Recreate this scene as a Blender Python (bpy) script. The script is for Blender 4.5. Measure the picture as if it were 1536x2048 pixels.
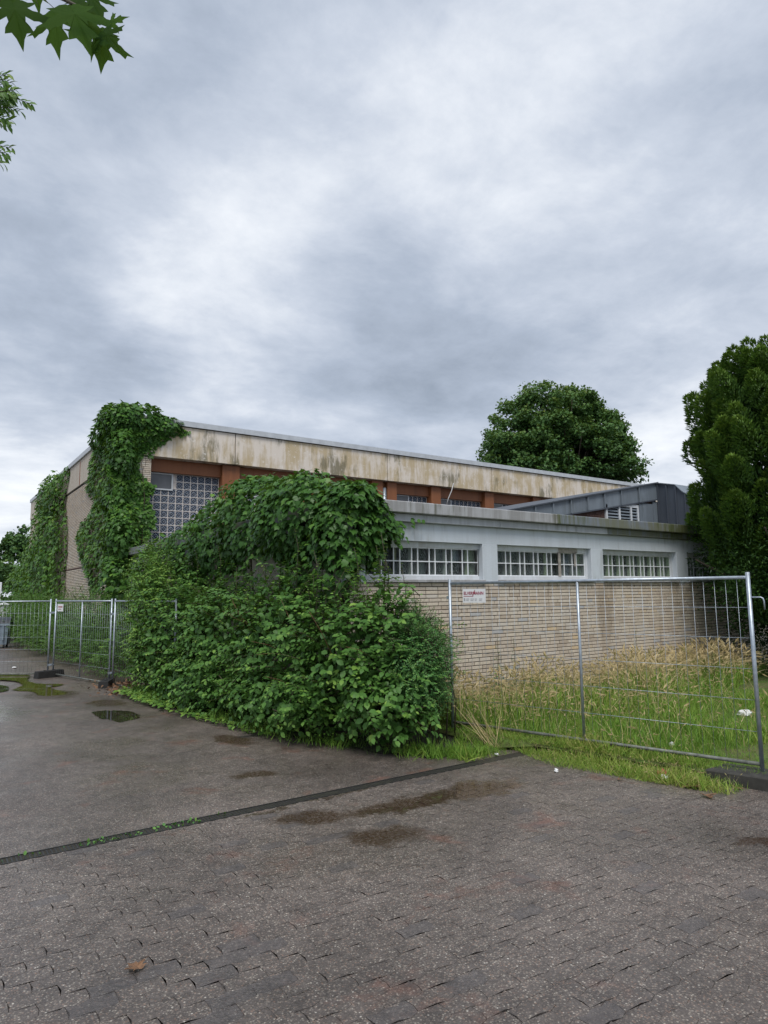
import bpy, bmesh, math, random
import numpy as np
from mathutils import Matrix, Vector

scene = bpy.context.scene
for _o in list(bpy.data.objects):
    bpy.data.objects.remove(_o)
COL = scene.collection
rng = np.random.default_rng(7)
random.seed(7)

# ------------------------------------------------------------------ camera
CAM_R = np.array([[0.8229461697420007, -0.05963378041608701, -0.5649808969693187],
                  [-0.5680171012693346, -0.10523393750493629, -0.8162612272200548],
                  [-0.0107784216169457, 0.9926578618187101, -0.12047487288623415]])
CAM_P = np.array([0.0, 0.0, 1.95])
cam_d = bpy.data.cameras.new("camera")
cam = bpy.data.objects.new("camera", cam_d)
COL.objects.link(cam)
_m = Matrix.Identity(4)
for _i in range(3):
    for _j in range(3):
        _m[_i][_j] = CAM_R[_i][_j]
_m.translation = Vector(CAM_P)
cam.matrix_world = _m
cam_d.sensor_fit = 'HORIZONTAL'
cam_d.sensor_width = 36.0
cam_d.lens = 36.0 * 1326.38 / 1536.0
cam_d.clip_start = 0.05
cam_d.clip_end = 3000
scene.camera = cam

# ------------------------------------------------------------------ colour management
scene.view_settings.view_transform = 'Standard'
scene.view_settings.look = 'None'
scene.view_settings.exposure = 0.72
scene.view_settings.gamma = 1.0
scene.view_settings.use_curve_mapping = False


# ------------------------------------------------------------------ node helper
def nd(t, typ, ins=None, **attrs):
    n = t.nodes.new(typ)
    for k, v in attrs.items():
        setattr(n, k, v)
    if ins:
        for k, v in ins.items():
            s = n.inputs[k]
            if isinstance(v, bpy.types.NodeSocket):
                t.links.new(v, s)
            elif isinstance(v, bpy.types.Node):
                t.links.new(v.outputs[0], s)
            else:
                s.default_value = v
    return n


def ramp(t, fac, stops, interp='LINEAR'):
    n = t.nodes.new('ShaderNodeValToRGB')
    cr = n.color_ramp
    cr.interpolation = interp
    while len(cr.elements) < len(stops):
        cr.elements.new(0.5)
    for e, (p, c) in zip(cr.elements, stops):
        e.position = p
        e.color = (c, c, c, 1) if isinstance(c, (int, float)) else (c[0], c[1], c[2], 1)
    t.links.new(fac, n.inputs[0])
    return n.outputs[0]


def mth(t, op, a, b=None, clamp=False):
    n = t.nodes.new('ShaderNodeMath')
    n.operation = op
    n.use_clamp = clamp
    for i, v in enumerate((a, b)):
        if v is None:
            continue
        if isinstance(v, bpy.types.NodeSocket):
            t.links.new(v, n.inputs[i])
        else:
            n.inputs[i].default_value = v
    return n.outputs[0]


def mixc(t, fac, a, b, blend='MIX'):
    n = t.nodes.new('ShaderNodeMix')
    n.data_type = 'RGBA'
    n.blend_type = blend
    for idx, v in ((0, fac), (6, a), (7, b)):
        s = n.inputs[idx]
        if isinstance(v, bpy.types.NodeSocket):
            t.links.new(v, s)
        elif idx == 0:
            s.default_value = v
        else:
            s.default_value = (v[0], v[1], v[2], 1)
    return n.outputs[2]


def vmath(t, op, a, b=None, out=0):
    n = t.nodes.new('ShaderNodeVectorMath')
    n.operation = op
    for i, v in enumerate((a, b)):
        if v is None:
            continue
        if isinstance(v, bpy.types.NodeSocket):
            t.links.new(v, n.inputs[i])
        else:
            n.inputs[i].default_value = v
    return n.outputs[out]


def noise(t, vec, scale, detail=4, rough=0.55, dist=0.0, out='Fac'):
    n = nd(t, 'ShaderNodeTexNoise', {'Vector': vec, 'Scale': scale, 'Detail': detail, 'Roughness': rough, 'Distortion': dist})
    return n.outputs[out]


def maprange(t, v, a, b, c=0.0, d=1.0, interp='SMOOTHSTEP'):
    n = nd(t, 'ShaderNodeMapRange', {'Value': v, 'From Min': a, 'From Max': b, 'To Min': c, 'To Max': d}, interpolation_type=interp)
    return n.outputs[0]


# ------------------------------------------------------------------ sky and sun
SUN_AZ = math.atan2(-0.55, -0.83)
SUN_EL = math.radians(58)
world = bpy.data.worlds.new("World")
scene.world = world
world.use_nodes = True
wt = world.node_tree
wt.nodes.clear()
sky = nd(wt, 'ShaderNodeTexSky', sky_type='NISHITA', sun_disc=False, sun_elevation=SUN_EL, sun_rotation=SUN_AZ % (2 * math.pi))
D = nd(wt, 'ShaderNodeTexCoord').outputs['Generated']
sep = nd(wt, 'ShaderNodeSeparateXYZ', {0: D})
dz = mth(wt, 'ADD', mth(wt, 'MAXIMUM', sep.outputs[2], 0.0), 0.16)
P = nd(wt, 'ShaderNodeCombineXYZ', {0: mth(wt, 'DIVIDE', sep.outputs[0], dz), 1: mth(wt, 'DIVIDE', sep.outputs[1], dz), 2: 0.0}).outputs[0]
Pm = nd(wt, 'ShaderNodeMapping', {'Vector': P, 'Rotation': (0, 0, math.radians(20)), 'Scale': (0.85, 1.2, 1.0), 'Location': (3.1, 1.7, 0)}).outputs[0]
def mapping_w(v):
    return nd(wt, 'ShaderNodeMapping', {'Vector': v, 'Rotation': (0.3, 0.2, 0.5), 'Scale': (1.0, 1.0, 1.7)}).outputs[0]


n1 = noise(wt, Pm, 1.3, 8, 0.56, 0.12)
n2 = noise(wt, Pm, 0.55, 4, 0.5, 0.4)
n3 = noise(wt, P, 3.0, 9, 0.66, 0.25)
n4 = noise(wt, mapping_w(D), 4.4, 7, 0.56, 0.1)
val = mth(wt, 'ADD', mth(wt, 'ADD', mth(wt, 'MULTIPLY', n1, 0.46), mth(wt, 'MULTIPLY', n2, 0.38)), mth(wt, 'MULTIPLY', mth(wt, 'SUBTRACT', n3, 0.30), 0.36))
warp = vmath(wt, 'SCALE', vmath(wt, 'SUBTRACT', noise(wt, Pm, 1.6, 5, 0.6, 0.0, 'Color'), (0.5, 0.5, 0.5)))
warp.node.inputs['Scale'].default_value = 0.30
val = mth(wt, 'ADD', val, mth(wt, 'MULTIPLY', mth(wt, 'SUBTRACT', n4, 0.5), 0.40))
Dw = vmath(wt, 'ADD', D, warp)
# broad bright openings (+) and grey banks (-) of the cloud deck, by direction
for c, r, a in (((0.375, 0.817, 0.438), 0.38, 0.155), ((0.589, 0.503, 0.633), 0.34, 0.16), ((0.341, 0.858, 0.385), 0.18, 0.06),
                ((0.836, 0.514, 0.191), 0.22, 0.16), ((0.087, 0.988, 0.126), 0.24, 0.18), ((0.085, 0.945, 0.316), 0.13, 0.05),
                ((0.121, 0.926, 0.358), 0.20, -0.16), ((0.557, 0.759, 0.325), 0.24, -0.14), ((0.372, 0.876, 0.285), 0.18, -0.09),
                ((0.72, 0.375, 0.545), 0.22, -0.12), ((0.171, 0.799, 0.576), 0.30, -0.06), ((0.76, 0.55, 0.36), 0.2, -0.05)):
    dist = vmath(wt, 'DISTANCE', Dw, c, out=1)
    val = mth(wt, 'ADD', val, maprange(wt, dist, r, 0.0, 0.0, a * (0.85 if a > 0 else 1.05)))
val = mth(wt, 'ADD', val, maprange(wt, sep.outputs[2], 0.35, 0.0, 0.0, 0.06))
cloud = ramp(wt, val, [(0.22, (0.175, 0.207, 0.258)), (0.42, (0.280, 0.320, 0.388)), (0.55, (0.375, 0.412, 0.476)), (0.66, (0.490, 0.519, 0.566)), (0.82, (0.635, 0.652, 0.675))])
cloud10 = mixc(wt, 1.0, cloud, (10, 10, 10), 'MULTIPLY')
skyc = mixc(wt, 0.97, sky.outputs[0], cloud10)
bg = nd(wt, 'ShaderNodeBackground', {'Color': skyc, 'Strength': 0.1})
wo = nd(wt, 'ShaderNodeOutputWorld', {'Surface': bg})

sun_d = bpy.data.lights.new("sun", 'SUN')
sun_d.energy = 1.5
sun_d.angle = math.radians(24)
sun_d.color = (1.0, 0.965, 0.92)
sun = bpy.data.objects.new("sun", sun_d)
COL.objects.link(sun)
_sd = Vector((math.sin(SUN_AZ) * math.cos(SUN_EL), math.cos(SUN_AZ) * math.cos(SUN_EL), math.sin(SUN_EL)))
sun.rotation_euler = (-_sd).to_track_quat('-Z', 'Y').to_euler()
sun.location = _sd * 60


# ------------------------------------------------------------------ mesh helpers
class MB:
    def __init__(self):
        self.v, self.f, self.mi = [], [], []

    def add(self, vs, fs, mi=0):
        o = len(self.v)
        self.v += [tuple(p) for p in vs]
        self.f += [tuple(i + o for i in f) for f in fs]
        self.mi += [mi] * len(fs)

    def box(self, x0, y0, z0, x1, y1, z1, mi=0):
        self.add([(x0, y0, z0), (x1, y0, z0), (x1, y1, z0), (x0, y1, z0), (x0, y0, z1), (x1, y0, z1), (x1, y1, z1), (x0, y1, z1)],
                 [(0, 3, 2, 1), (4, 5, 6, 7), (0, 1, 5, 4), (1, 2, 6, 5), (2, 3, 7, 6), (3, 0, 4, 7)], mi)

    def tube(self, pts, r, n=8, mi=0, cap=True):
        pts = [Vector(p) for p in pts]
        rs = r if isinstance(r, (list, tuple)) else [r] * len(pts)
        vs = []
        for i, p in enumerate(pts):
            d = (pts[min(i + 1, len(pts) - 1)] - pts[max(i - 1, 0)]).normalized()
            up = Vector((0, 0, 1)) if abs(d.z) < 0.9 else Vector((1, 0, 0))
            a = d.cross(up).normalized()
            b = d.cross(a)
            for k in range(n):
                t = 2 * math.pi * k / n
                vs.append(p + (a * math.cos(t) + b * math.sin(t)) * rs[i])
        fs = []
        for i in range(len(pts) - 1):
            for k in range(n):
                fs.append((i * n + k, i * n + (k + 1) % n, (i + 1) * n + (k + 1) % n, (i + 1) * n + k))
        if cap:
            fs.append(tuple(range(n - 1, -1, -1)))
            fs.append(tuple((len(pts) - 1) * n + k for k in range(n)))
        self.add(vs, fs, mi)

    def mesh(self, name, mats, smooth=False):
        me = bpy.data.meshes.new(name)
        me.from_pydata(self.v, [], self.f)
        for m in (mats if isinstance(mats, (list, tuple)) else [mats]):
            me.materials.append(m)
        if any(self.mi):
            me.polygons.foreach_set('material_index', self.mi)
        if smooth:
            me.polygons.foreach_set('use_smooth', [True] * len(self.f))
        me.update()
        return me


def link(name, me, parent=None, loc=None, rot=None):
    o = bpy.data.objects.new(name, me)
    COL.objects.link(o)
    if parent is not None:
        o.parent = parent
    if loc is not None:
        o.location = loc
    if rot is not None:
        o.rotation_euler = rot
    return o


def part(name, mb, mat, parent, smooth=False, bevel=0.0):
    """One mesh object; geometry given in world space, parent chain origins subtracted."""
    o = link(name, mb.mesh(name, mat, smooth), parent)
    off = Vector((0, 0, 0))
    p = parent
    while p is not None:
        off += p.location
        p = p.parent
    if off.length > 0:
        o.data.transform(Matrix.Translation(-off))
    if bevel:
        m = o.modifiers.new('edge', 'BEVEL')
        m.width = bevel
        m.segments = 1
        m.limit_method = 'ANGLE'
    return o


def tag(o, label, cat, group=None):
    o['label'] = label
    o['category'] = cat
    if group:
        o['group'] = group
    return o


def thing(name, label, cat, loc=(0, 0, 0), group=None, rot=None):
    o = link(name, None, None, loc, rot)
    o.empty_display_size = 0.2
    return tag(o, label, cat, group)


def stuff(o):
    o['kind'] = 'stuff'
    return o


def structure(o):
    o['kind'] = 'structure'
    return o


def gz(b):
    """ground level: the yard falls very gently towards the back"""
    return -0.009 * max(0.0, b - 6.0)


def mesh_np(name, verts, faces, mat, attrs=None, smooth=False):
    me = bpy.data.meshes.new(name)
    nv, nf, k = len(verts), len(faces), faces.shape[1]
    me.vertices.add(nv)
    me.vertices.foreach_set('co', np.ascontiguousarray(verts, dtype=np.float32).ravel())
    me.loops.add(nf * k)
    me.loops.foreach_set('vertex_index', np.ascontiguousarray(faces, dtype=np.int32).ravel())
    me.polygons.add(nf)
    me.polygons.foreach_set('loop_start', np.arange(0, nf * k, k, dtype=np.int32))
    if attrs:
        for an, av in attrs.items():
            a = me.attributes.new(an, 'FLOAT', 'POINT')
            a.data.foreach_set('value', np.ascontiguousarray(av, dtype=np.float32))
    me.materials.append(mat)
    me.update(calc_edges=True)
    me.polygons.foreach_set('use_smooth', np.full(nf, bool(smooth)))
    return me


def nrm(v):
    return v / np.maximum(np.linalg.norm(v, axis=-1, keepdims=True), 1e-9)


def project(p):
    c = (p - CAM_P) @ CAM_R
    d = -c[:, 2]
    dd = np.where(d > 0.05, d, 1e9)
    return 768 + 1326.38 * c[:, 0] / dd, 1024 - 1326.38 * c[:, 1] / dd, d


def showing(pos, size, n, cell=7):
    """indices of the pieces that show largest in the photograph"""
    x, y, d = project(pos)
    ok = np.where((d > 0.1) & (x > 3) & (x < 1533) & (y > 3) & (y < 2045))[0]
    best = {}
    for i in ok[np.argsort(d[ok])]:
        k = (int(x[i] // cell), int(y[i] // cell))
        if k not in best:
            best[k] = i
    c = np.array(sorted(best.values(), key=lambda i: d[i] / size[i]), dtype=int)
    return c[:n]


def sn(p, s, seed=0.0):
    """cheap smooth 3-D noise in -1..1"""
    q = p * s + seed
    x, y, z = q[..., 0], q[..., 1], q[..., 2]
    return (np.sin(x * 1.7 + 1.3 * np.sin(y * 1.3 + 0.7 * z)) + np.sin(y * 1.9 + 1.7 * np.sin(z * 1.1 + x * 0.6)) + np.sin(z * 2.1 + 1.5 * np.sin(x * 1.4 - y * 0.5))) / 3


# ------------------------------------------------------------------ materials
def newmat(name):
    m = bpy.data.materials.new(name)
    m.use_nodes = True
    t = m.node_tree
    t.nodes.clear()
    out = nd(t, 'ShaderNodeOutputMaterial')
    return m, t, out


def wpos(t):
    return nd(t, 'ShaderNodeNewGeometry').outputs['Position']


def mapping(t, vec, scale=(1, 1, 1), loc=(0, 0, 0), rot=(0, 0, 0)):
    return nd(t, 'ShaderNodeMapping', {'Vector': vec, 'Scale': scale, 'Location': loc, 'Rotation': rot}).outputs[0]


def attr(t, name):
    return nd(t, 'ShaderNodeAttribute', attribute_name=name).outputs['Fac']


def bump(t, h, strength=0.4, dist=0.01):
    return nd(t, 'ShaderNodeBump', {'Height': h, 'Strength': strength, 'Distance': dist}).outputs[0]


def pbr(t, out, color, rough=0.6, normal=None, metal=0.0, spec=0.5):
    p = nd(t, 'ShaderNodeBsdfPrincipled')
    for k, v in (('Base Color', color), ('Roughness', rough), ('Metallic', metal), ('Specular IOR Level', spec)):
        if isinstance(v, bpy.types.NodeSocket):
            t.links.new(v, p.inputs[k])
        elif k == 'Base Color':
            p.inputs[k].default_value = (v[0], v[1], v[2], 1)
        else:
            p.inputs[k].default_value = v
    if normal is not None:
        t.links.new(normal, p.inputs['Normal'])
    t.links.new(p.outputs[0], out.inputs[0])
    return p


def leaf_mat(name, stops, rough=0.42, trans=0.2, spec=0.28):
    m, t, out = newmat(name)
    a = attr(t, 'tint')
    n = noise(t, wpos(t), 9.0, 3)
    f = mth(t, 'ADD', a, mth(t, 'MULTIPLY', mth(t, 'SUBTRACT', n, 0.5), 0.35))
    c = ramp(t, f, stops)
    p = nd(t, 'ShaderNodeBsdfPrincipled', {'Base Color': c, 'Roughness': rough, 'Specular IOR Level': spec})
    tc = mixc(t, 0.45, c, (0.22, 0.34, 0.03))
    tr = nd(t, 'ShaderNodeBsdfTranslucent', {'Color': tc})
    mx = nd(t, 'ShaderNodeMixShader', {0: trans, 1: p, 2: tr})
    t.links.new(mx.outputs[0], out.inputs[0])
    return m


def plain(name, col, rough=0.6, var=0.2, scale=6.0, metal=0.0, spec=0.5, bmp=0.15, bscale=60):
    m, t, out = newmat(name)
    w = wpos(t)
    n = noise(t, w, scale, 5, 0.6)
    dark = tuple(c * (1 - var) for c in col)
    lite = tuple(min(1, c * (1 + var)) for c in col)
    c = ramp(t, n, [(0.3, dark), (0.7, lite)])
    b = bump(t, noise(t, w, bscale, 3), bmp, 0.004)
    pbr(t, out, c, rough, b, metal, spec)
    return m


M = {}
M['leaf_shrub'] = leaf_mat('leaf_shrub', [(0.0, (0.040, 0.110, 0.024)), (0.5, (0.086, 0.200, 0.038)), (0.85, (0.20, 0.345, 0.060)), (1.0, (0.30, 0.44, 0.08))], 0.48)
M['leaf_ivy'] = leaf_mat('leaf_ivy', [(0.0, (0.034, 0.098, 0.020)), (0.5, (0.068, 0.170, 0.028)), (0.85, (0.150, 0.285, 0.042)), (1.0, (0.22, 0.33, 0.055))], 0.42)
M['leaf_small'] = leaf_mat('leaf_small', [(0.0, (0.035, 0.115, 0.04)), (0.6, (0.095, 0.24, 0.06)), (1.0, (0.22, 0.38, 0.08))], 0.45)
M['leaf_hedge'] = leaf_mat('leaf_hedge', [(0.0, (0.038, 0.105, 0.018)), (0.6, (0.10, 0.21, 0.038)), (1.0, (0.20, 0.31, 0.055))], 0.5)
M['leaf_oak'] = leaf_mat('leaf_oak', [(0.0, (0.040, 0.100, 0.034)), (0.5, (0.090, 0.185, 0.045)), (1.0, (0.24, 0.28, 0.06))], 0.55, 0.2)
M['leaf_yew'] = leaf_mat('leaf_yew', [(0.0, (0.024, 0.062, 0.020)), (0.4, (0.060, 0.140, 0.026)), (0.8, (0.14, 0.26, 0.038)), (1.0, (0.22, 0.34, 0.05))], 0.5, 0.12)
M['leaf_maple'] = leaf_mat('leaf_maple', [(0.0, (0.018, 0.060, 0.010)), (1.0, (0.050, 0.125, 0.018))], 0.7, 0.55, 0.12)
M['grass_green'] = leaf_mat('grass_green', [(0.0, (0.075, 0.18, 0.022)), (0.5, (0.18, 0.33, 0.042)), (0.85, (0.34, 0.40, 0.085)), (1.0, (0.46, 0.40, 0.15))], 0.6, 0.25, 0.3)
M['grass_dry'] = leaf_mat('grass_dry', [(0.0, (0.26, 0.28, 0.08)), (0.4, (0.58, 0.46, 0.25)), (1.0, (0.74, 0.61, 0.37))], 0.7, 0.2, 0.2)
M['bark'] = plain('bark', (0.055, 0.042, 0.03), 0.85, 0.35, 14, bmp=0.5, bscale=30)
M['twig'] = plain('twig', (0.06, 0.05, 0.028), 0.7, 0.3, 20)
M['dead_leaf'] = plain('dead_leaf', (0.17, 0.09, 0.045), 0.7, 0.4, 25)


def aggregate(name, joint_soil=False):
    """washed aggregate surface: small mixed pebbles in a dark wet binder"""
    m, t, out = newmat(name)
    w = wpos(t)
    w2 = mapping(t, w, (1, 1, 0.001))
    v = nd(t, 'ShaderNodeTexVoronoi', {'Vector': w2, 'Scale': 84.0, 'Randomness': 1.0})
    rnd = nd(t, 'ShaderNodeSeparateColor', {0: v.outputs['Color']})
    stone = ramp(t, rnd.outputs[0], [(0.0, (0.095, 0.080, 0.072)), (0.22, (0.19, 0.157, 0.132)), (0.45, (0.30, 0.245, 0.200)), (0.62, (0.25, 0.160, 0.118)), (0.72, (0.20, 0.175, 0.155)),
                                     (0.88, (0.36, 0.315, 0.26)), (0.975, (0.46, 0.415, 0.35)), (1.0, (0.60, 0.56, 0.49))])
    binder = mixc(t, noise(t, w2, 3.0, 4), (0.090, 0.074, 0.066), (0.155, 0.130, 0.114))
    edge = maprange(t, v.outputs['Distance'], 0.30, 0.56)
    show = mth(t, 'MULTIPLY', mth(t, 'SUBTRACT', 1.0, edge), maprange(t, rnd.outputs[1], 0.05, 0.5, 0.35, 1.0))
    col = mixc(t, show, binder, stone)
    tint = attr(t, 'tint')
    col = mixc(t, maprange(t, tint, 0.80, 0.93, 0.0, 0.62), col, (0.105, 0.094, 0.092))
    # broad tone, reddish wear
    big = noise(t, w2, 0.55, 5, 0.6, 0.5)
    col = mixc(t, 1.0, col, ramp(t, big, [(0.3, 0.60), (0.7, 1.10)]), 'MULTIPLY')
    red = maprange(t, noise(t, w2, 1.6, 5, 0.65, 0.4), 0.56, 0.74, 0.0, 0.55)
    col = mixc(t, red, col, (0.19, 0.080, 0.052))
    mid = noise(t, w2, 6.0, 4, 0.6)
    col = mixc(t, 1.0, col, ramp(t, mid, [(0.3, 0.80), (0.7, 1.18)]), 'MULTIPLY')
    grit = noise(t, w2, 30.0, 4, 0.7)
    col = mixc(t, 1.0, col, ramp(t, grit, [(0.32, 0.74), (0.68, 1.26)]), 'MULTIPLY')
    # brown mud stains of their own shape
    wob = vmath(t, 'ADD', w2, vmath(t, 'SCALE', vmath(t, 'SUBTRACT', noise(t, w2, 3.2, 6, 0.68, 0.0, 'Color'), (0.5, 0.5, 0.5))))
    wob.node.inputs[1].links[0].from_node.inputs['Scale'].default_value = 0.55
    stain = None
    for (cx, cy, rx, ry, rot) in ((2.90, 5.38, 0.42, 0.21, -0.45), (3.85, 5.18, 0.85, 0.17, -0.12), (3.18, 4.66, 0.36, 0.24, -0.4), (3.08, 7.0, 0.30, 0.16, -0.6),
                                  (5.55, 2.75, 0.35, 0.10, -0.5), (4.62, 5.12, 0.50, 0.26, -0.1), (2.30, 15.6, 0.6, 0.9, 0.2), (3.0, 13.6, 0.35, 0.6, 0.2), (3.6, 8.9, 0.22, 0.5, 0.2)):
        q = nd(t, 'ShaderNodeMapping', {'Vector': wob, 'Location': (cx, cy, 0), 'Rotation': (0, 0, rot), 'Scale': (rx, ry, 1)}, vector_type='TEXTURE').outputs[0]
        g = maprange(t, vmath(t, 'LENGTH', vmath(t, 'MULTIPLY', q, (1, 1, 0)), out=1), 1.15, 0.55)
        stain = g if stain is None else mth(t, 'MAXIMUM', stain, g)
    fine = maprange(t, noise(t, w2, 34.0, 3, 0.7), 0.30, 0.62)
    stain = mth(t, 'MULTIPLY', stain, mth(t, 'ADD', 0.45, mth(t, 'MULTIPLY', fine, 0.55)))
    col = mixc(t, mth(t, 'MULTIPLY', stain, 0.92), col, (0.046, 0.024, 0.013))
    # standing wet: the film levels the relief and mirrors the sky
    film = None
    for (cx, cy, rx, ry, rot) in ((4.62, 5.14, 0.60, 0.24, -0.05), (3.75, 5.12, 0.48, 0.07, -0.15), (3.1, 5.80, 0.85, 0.055, 0.0), (0.2, 14.5, 1.3, 2.4, 0.3), (-0.6, 9.6, 1.3, 1.2, 0.2)):
        q = nd(t, 'ShaderNodeMapping', {'Vector': wob, 'Location': (cx, cy, 0), 'Rotation': (0, 0, rot), 'Scale': (rx, ry, 1)}, vector_type='TEXTURE').outputs[0]
        g = maprange(t, vmath(t, 'LENGTH', vmath(t, 'MULTIPLY', q, (1, 1, 0)), out=1), 1.15, 0.70)
        film = g if film is None else mth(t, 'MAXIMUM', film, g)
    film = mth(t, 'MULTIPLY', film, maprange(t, noise(t, w2, 11.0, 5, 0.7), 0.36, 0.50))
    col = mixc(t, mth(t, 'MULTIPLY', film, 0.55), col, (0.045, 0.030, 0.018))
    wet = noise(t, w2, 0.8, 4, 0.6, 0.8)
    rough = mth(t, 'ADD', ramp(t, wet, [(0.35, 0.22), (0.62, 0.46)]), mth(t, 'MULTIPLY', rnd.outputs[2], 0.12))
    rough = mth(t, 'MULTIPLY', rough, mth(t, 'SUBTRACT', 1.0, mth(t, 'MULTIPLY', stain, 0.35)))
    rough = mth(t, 'MULTIPLY', rough, mth(t, 'SUBTRACT', 1.0, mth(t, 'MULTIPLY', film, 0.88)))
    h = mth(t, 'ADD', mth(t, 'MULTIPLY', mth(t, 'SUBTRACT', 1.0, v.outputs['Distance']), 0.7), mth(t, 'MULTIPLY', grit, 1.2))
    b = bump(t, h, 0.5, 0.004)
    t.links.new(mth(t, 'MULTIPLY', mth(t, 'SUBTRACT', 1.0, film), 0.55), b.node.inputs['Strength'])
    pbr(t, out, col, rough, b, 0.0, 0.5)
    return m


M['aggregate'] = aggregate('aggregate')


def soil(name, c1, c2, scale=8):
    m, t, out = newmat(name)
    w = wpos(t)
    n = noise(t, w, scale, 6, 0.65)
    n_ = noise(t, w, scale * 7, 4, 0.65)
    c = mixc(t, maprange(t, n, 0.35, 0.65), c1, c2)
    c = mixc(t, 1.0, c, ramp(t, n_, [(0.3, 0.6), (0.7, 1.3)]), 'MULTIPLY')
    pbr(t, out, c, 0.9, bump(t, n_, 0.8, 0.02))
    return m


M['joint_soil'] = soil('joint_soil', (0.030, 0.025, 0.020), (0.050, 0.048, 0.026))
M['lawn_soil'] = soil('lawn_soil', (0.08, 0.14, 0.022), (0.12, 0.11, 0.04), 3)
M['bed_soil'] = soil('bed_soil', (0.025, 0.024, 0.014), (0.045, 0.06, 0.02), 5)
M['moss'] = soil('moss', (0.05, 0.075, 0.015), (0.03, 0.03, 0.018), 12)


def water(name, tint):
    m, t, out = newmat(name)
    w = wpos(t)
    c = mixc(t, maprange(t, noise(t, w, 7, 4, 0.6), 0.35, 0.65), tint, tuple(x * 0.5 for x in tint))
    p = pbr(t, out, c, 0.03, bump(t, noise(t, w, 6, 2), 0.02, 0.01), 0.0, 0.5)
    p.inputs['IOR'].default_value = 1.33
    a = maprange(t, mth(t, 'ADD', attr(t, 'depth'), mth(t, 'MULTIPLY', mth(t, 'SUBTRACT', noise(t, w, 16, 5, 0.7), 0.5), 0.9)), 0.12, 0.42)
    tr = nd(t, 'ShaderNodeBsdfTransparent')
    mx = nd(t, 'ShaderNodeMixShader', {0: a, 1: tr, 2: p})
    t.links.new(mx.outputs[0], out.inputs[0])
    return m


M['water_mossy'] = water('water_mossy', (0.10, 0.085, 0.018))
M['water_brown'] = water('water_brown', (0.032, 0.022, 0.015))


def brick_mat():
    m, t, out = newmat('brick_face')
    w = wpos(t)
    a = attr(t, 'tint')
    c = ramp(t, a, [(0.0, (0.48, 0.395, 0.305)), (0.25, (0.57, 0.485, 0.395)), (0.55, (0.64, 0.555, 0.445)), (0.8, (0.60, 0.55, 0.49)), (0.93, (0.65, 0.50, 0.32)), (1.0, (0.47, 0.46, 0.45))])
    n = noise(t, w, 45, 5, 0.65)
    c = mixc(t, 1.0, c, ramp(t, n, [(0.3, 0.84), (0.7, 1.12)]), 'MULTIPLY')
    # run-off dirt below the sill joints
    st = noise(t, mapping(t, w, (2.2, 2.2, 0.28)), 1.0, 5, 0.6)
    c = mixc(t, maprange(t, st, 0.54, 0.70, 0.0, 0.5), c, (0.27, 0.20, 0.13))
    pbr(t, out, c, 0.8, bump(t, noise(t, w, 130, 4), 0.35, 0.004))
    return m


M['brick'] = brick_mat()
M['mortar'] = plain('mortar', (0.055, 0.043, 0.037), 0.9, 0.35, 9)
M['dark_gap'] = plain('dark_gap', (0.03, 0.022, 0.018), 0.9, 0.2)
M['slate_band'] = plain('slate_band', (0.085, 0.045, 0.035), 0.85, 0.3)


def streaked(name, base, stain, dark, amount=0.5, rough=0.75, zfreq=0.35, xfreq=5.0, peel=None):
    """painted or fair concrete with vertical run-off streaks and blotches"""
    m, t, out = newmat(name)
    w = wpos(t)
    blot = noise(t, w, 1.1, 5, 0.6, 0.4)
    st = noise(t, mapping(t, w, (xfreq, xfreq, zfreq)), 1.0, 6, 0.65, 0.2)
    st2 = noise(t, mapping(t, w, (xfreq * 3, xfreq * 3, zfreq * 1.6)), 1.0, 4, 0.6)
    f = mth(t, 'ADD', mth(t, 'MULTIPLY', st, 0.5), mth(t, 'ADD', mth(t, 'MULTIPLY', st2, 0.25), mth(t, 'MULTIPLY', blot, 0.35)))
    c = mixc(t, maprange(t, f, 0.48, 0.62, 0.0, amount), base, stain)
    f2 = mth(t, 'MULTIPLY', noise(t, mapping(t, w, (xfreq * 1.6, xfreq * 1.6, 0.7), (7, 3, 1)), 1.0, 6, 0.7), noise(t, w, 0.7, 3))
    c = mixc(t, maprange(t, f2, 0.27, 0.40, 0.0, amount), c, dark)
    if peel:
        pe = maprange(t, noise(t, w, 7.5, 8, 0.75), 0.585, 0.63)
        c = mixc(t, mth(t, 'MULTIPLY', pe, 0.75), c, peel)
    g = noise(t, w, 90, 4, 0.6)
    c = mixc(t, 1.0, c, ramp(t, g, [(0.3, 0.92), (0.7, 1.06)]), 'MULTIPLY')
    pbr(t, out, c, rough, bump(t, g, 0.2, 0.004))
    return m


M['fascia'] = streaked('fascia', (0.74, 0.665, 0.58), (0.50, 0.39, 0.22), (0.17, 0.15, 0.085), 0.85, xfreq=2.2, zfreq=0.45, peel=(0.80, 0.76, 0.70))
M['panel'] = streaked('panel', (0.52, 0.465, 0.39), (0.40, 0.33, 0.24), (0.30, 0.24, 0.17), 0.3, xfreq=3)
M['plaster'] = streaked('plaster', (0.60, 0.65, 0.70), (0.52, 0.56, 0.59), (0.31, 0.32, 0.31), 0.5, 0.7, xfreq=4)
M['plaster_low'] = streaked('plaster_low', (0.50, 0.52, 0.555), (0.36, 0.37, 0.38), (0.20, 0.20, 0.18), 0.6, 0.7, xfreq=5)
M['coping'] = streaked('coping', (0.41, 0.415, 0.425), (0.27, 0.265, 0.26), (0.12, 0.12, 0.09), 0.85, 0.7, xfreq=6)
M['coping_moss'] = streaked('coping_moss', (0.20, 0.225, 0.26), (0.17, 0.175, 0.12), (0.085, 0.10, 0.025), 0.9, 0.6, xfreq=7)
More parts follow.
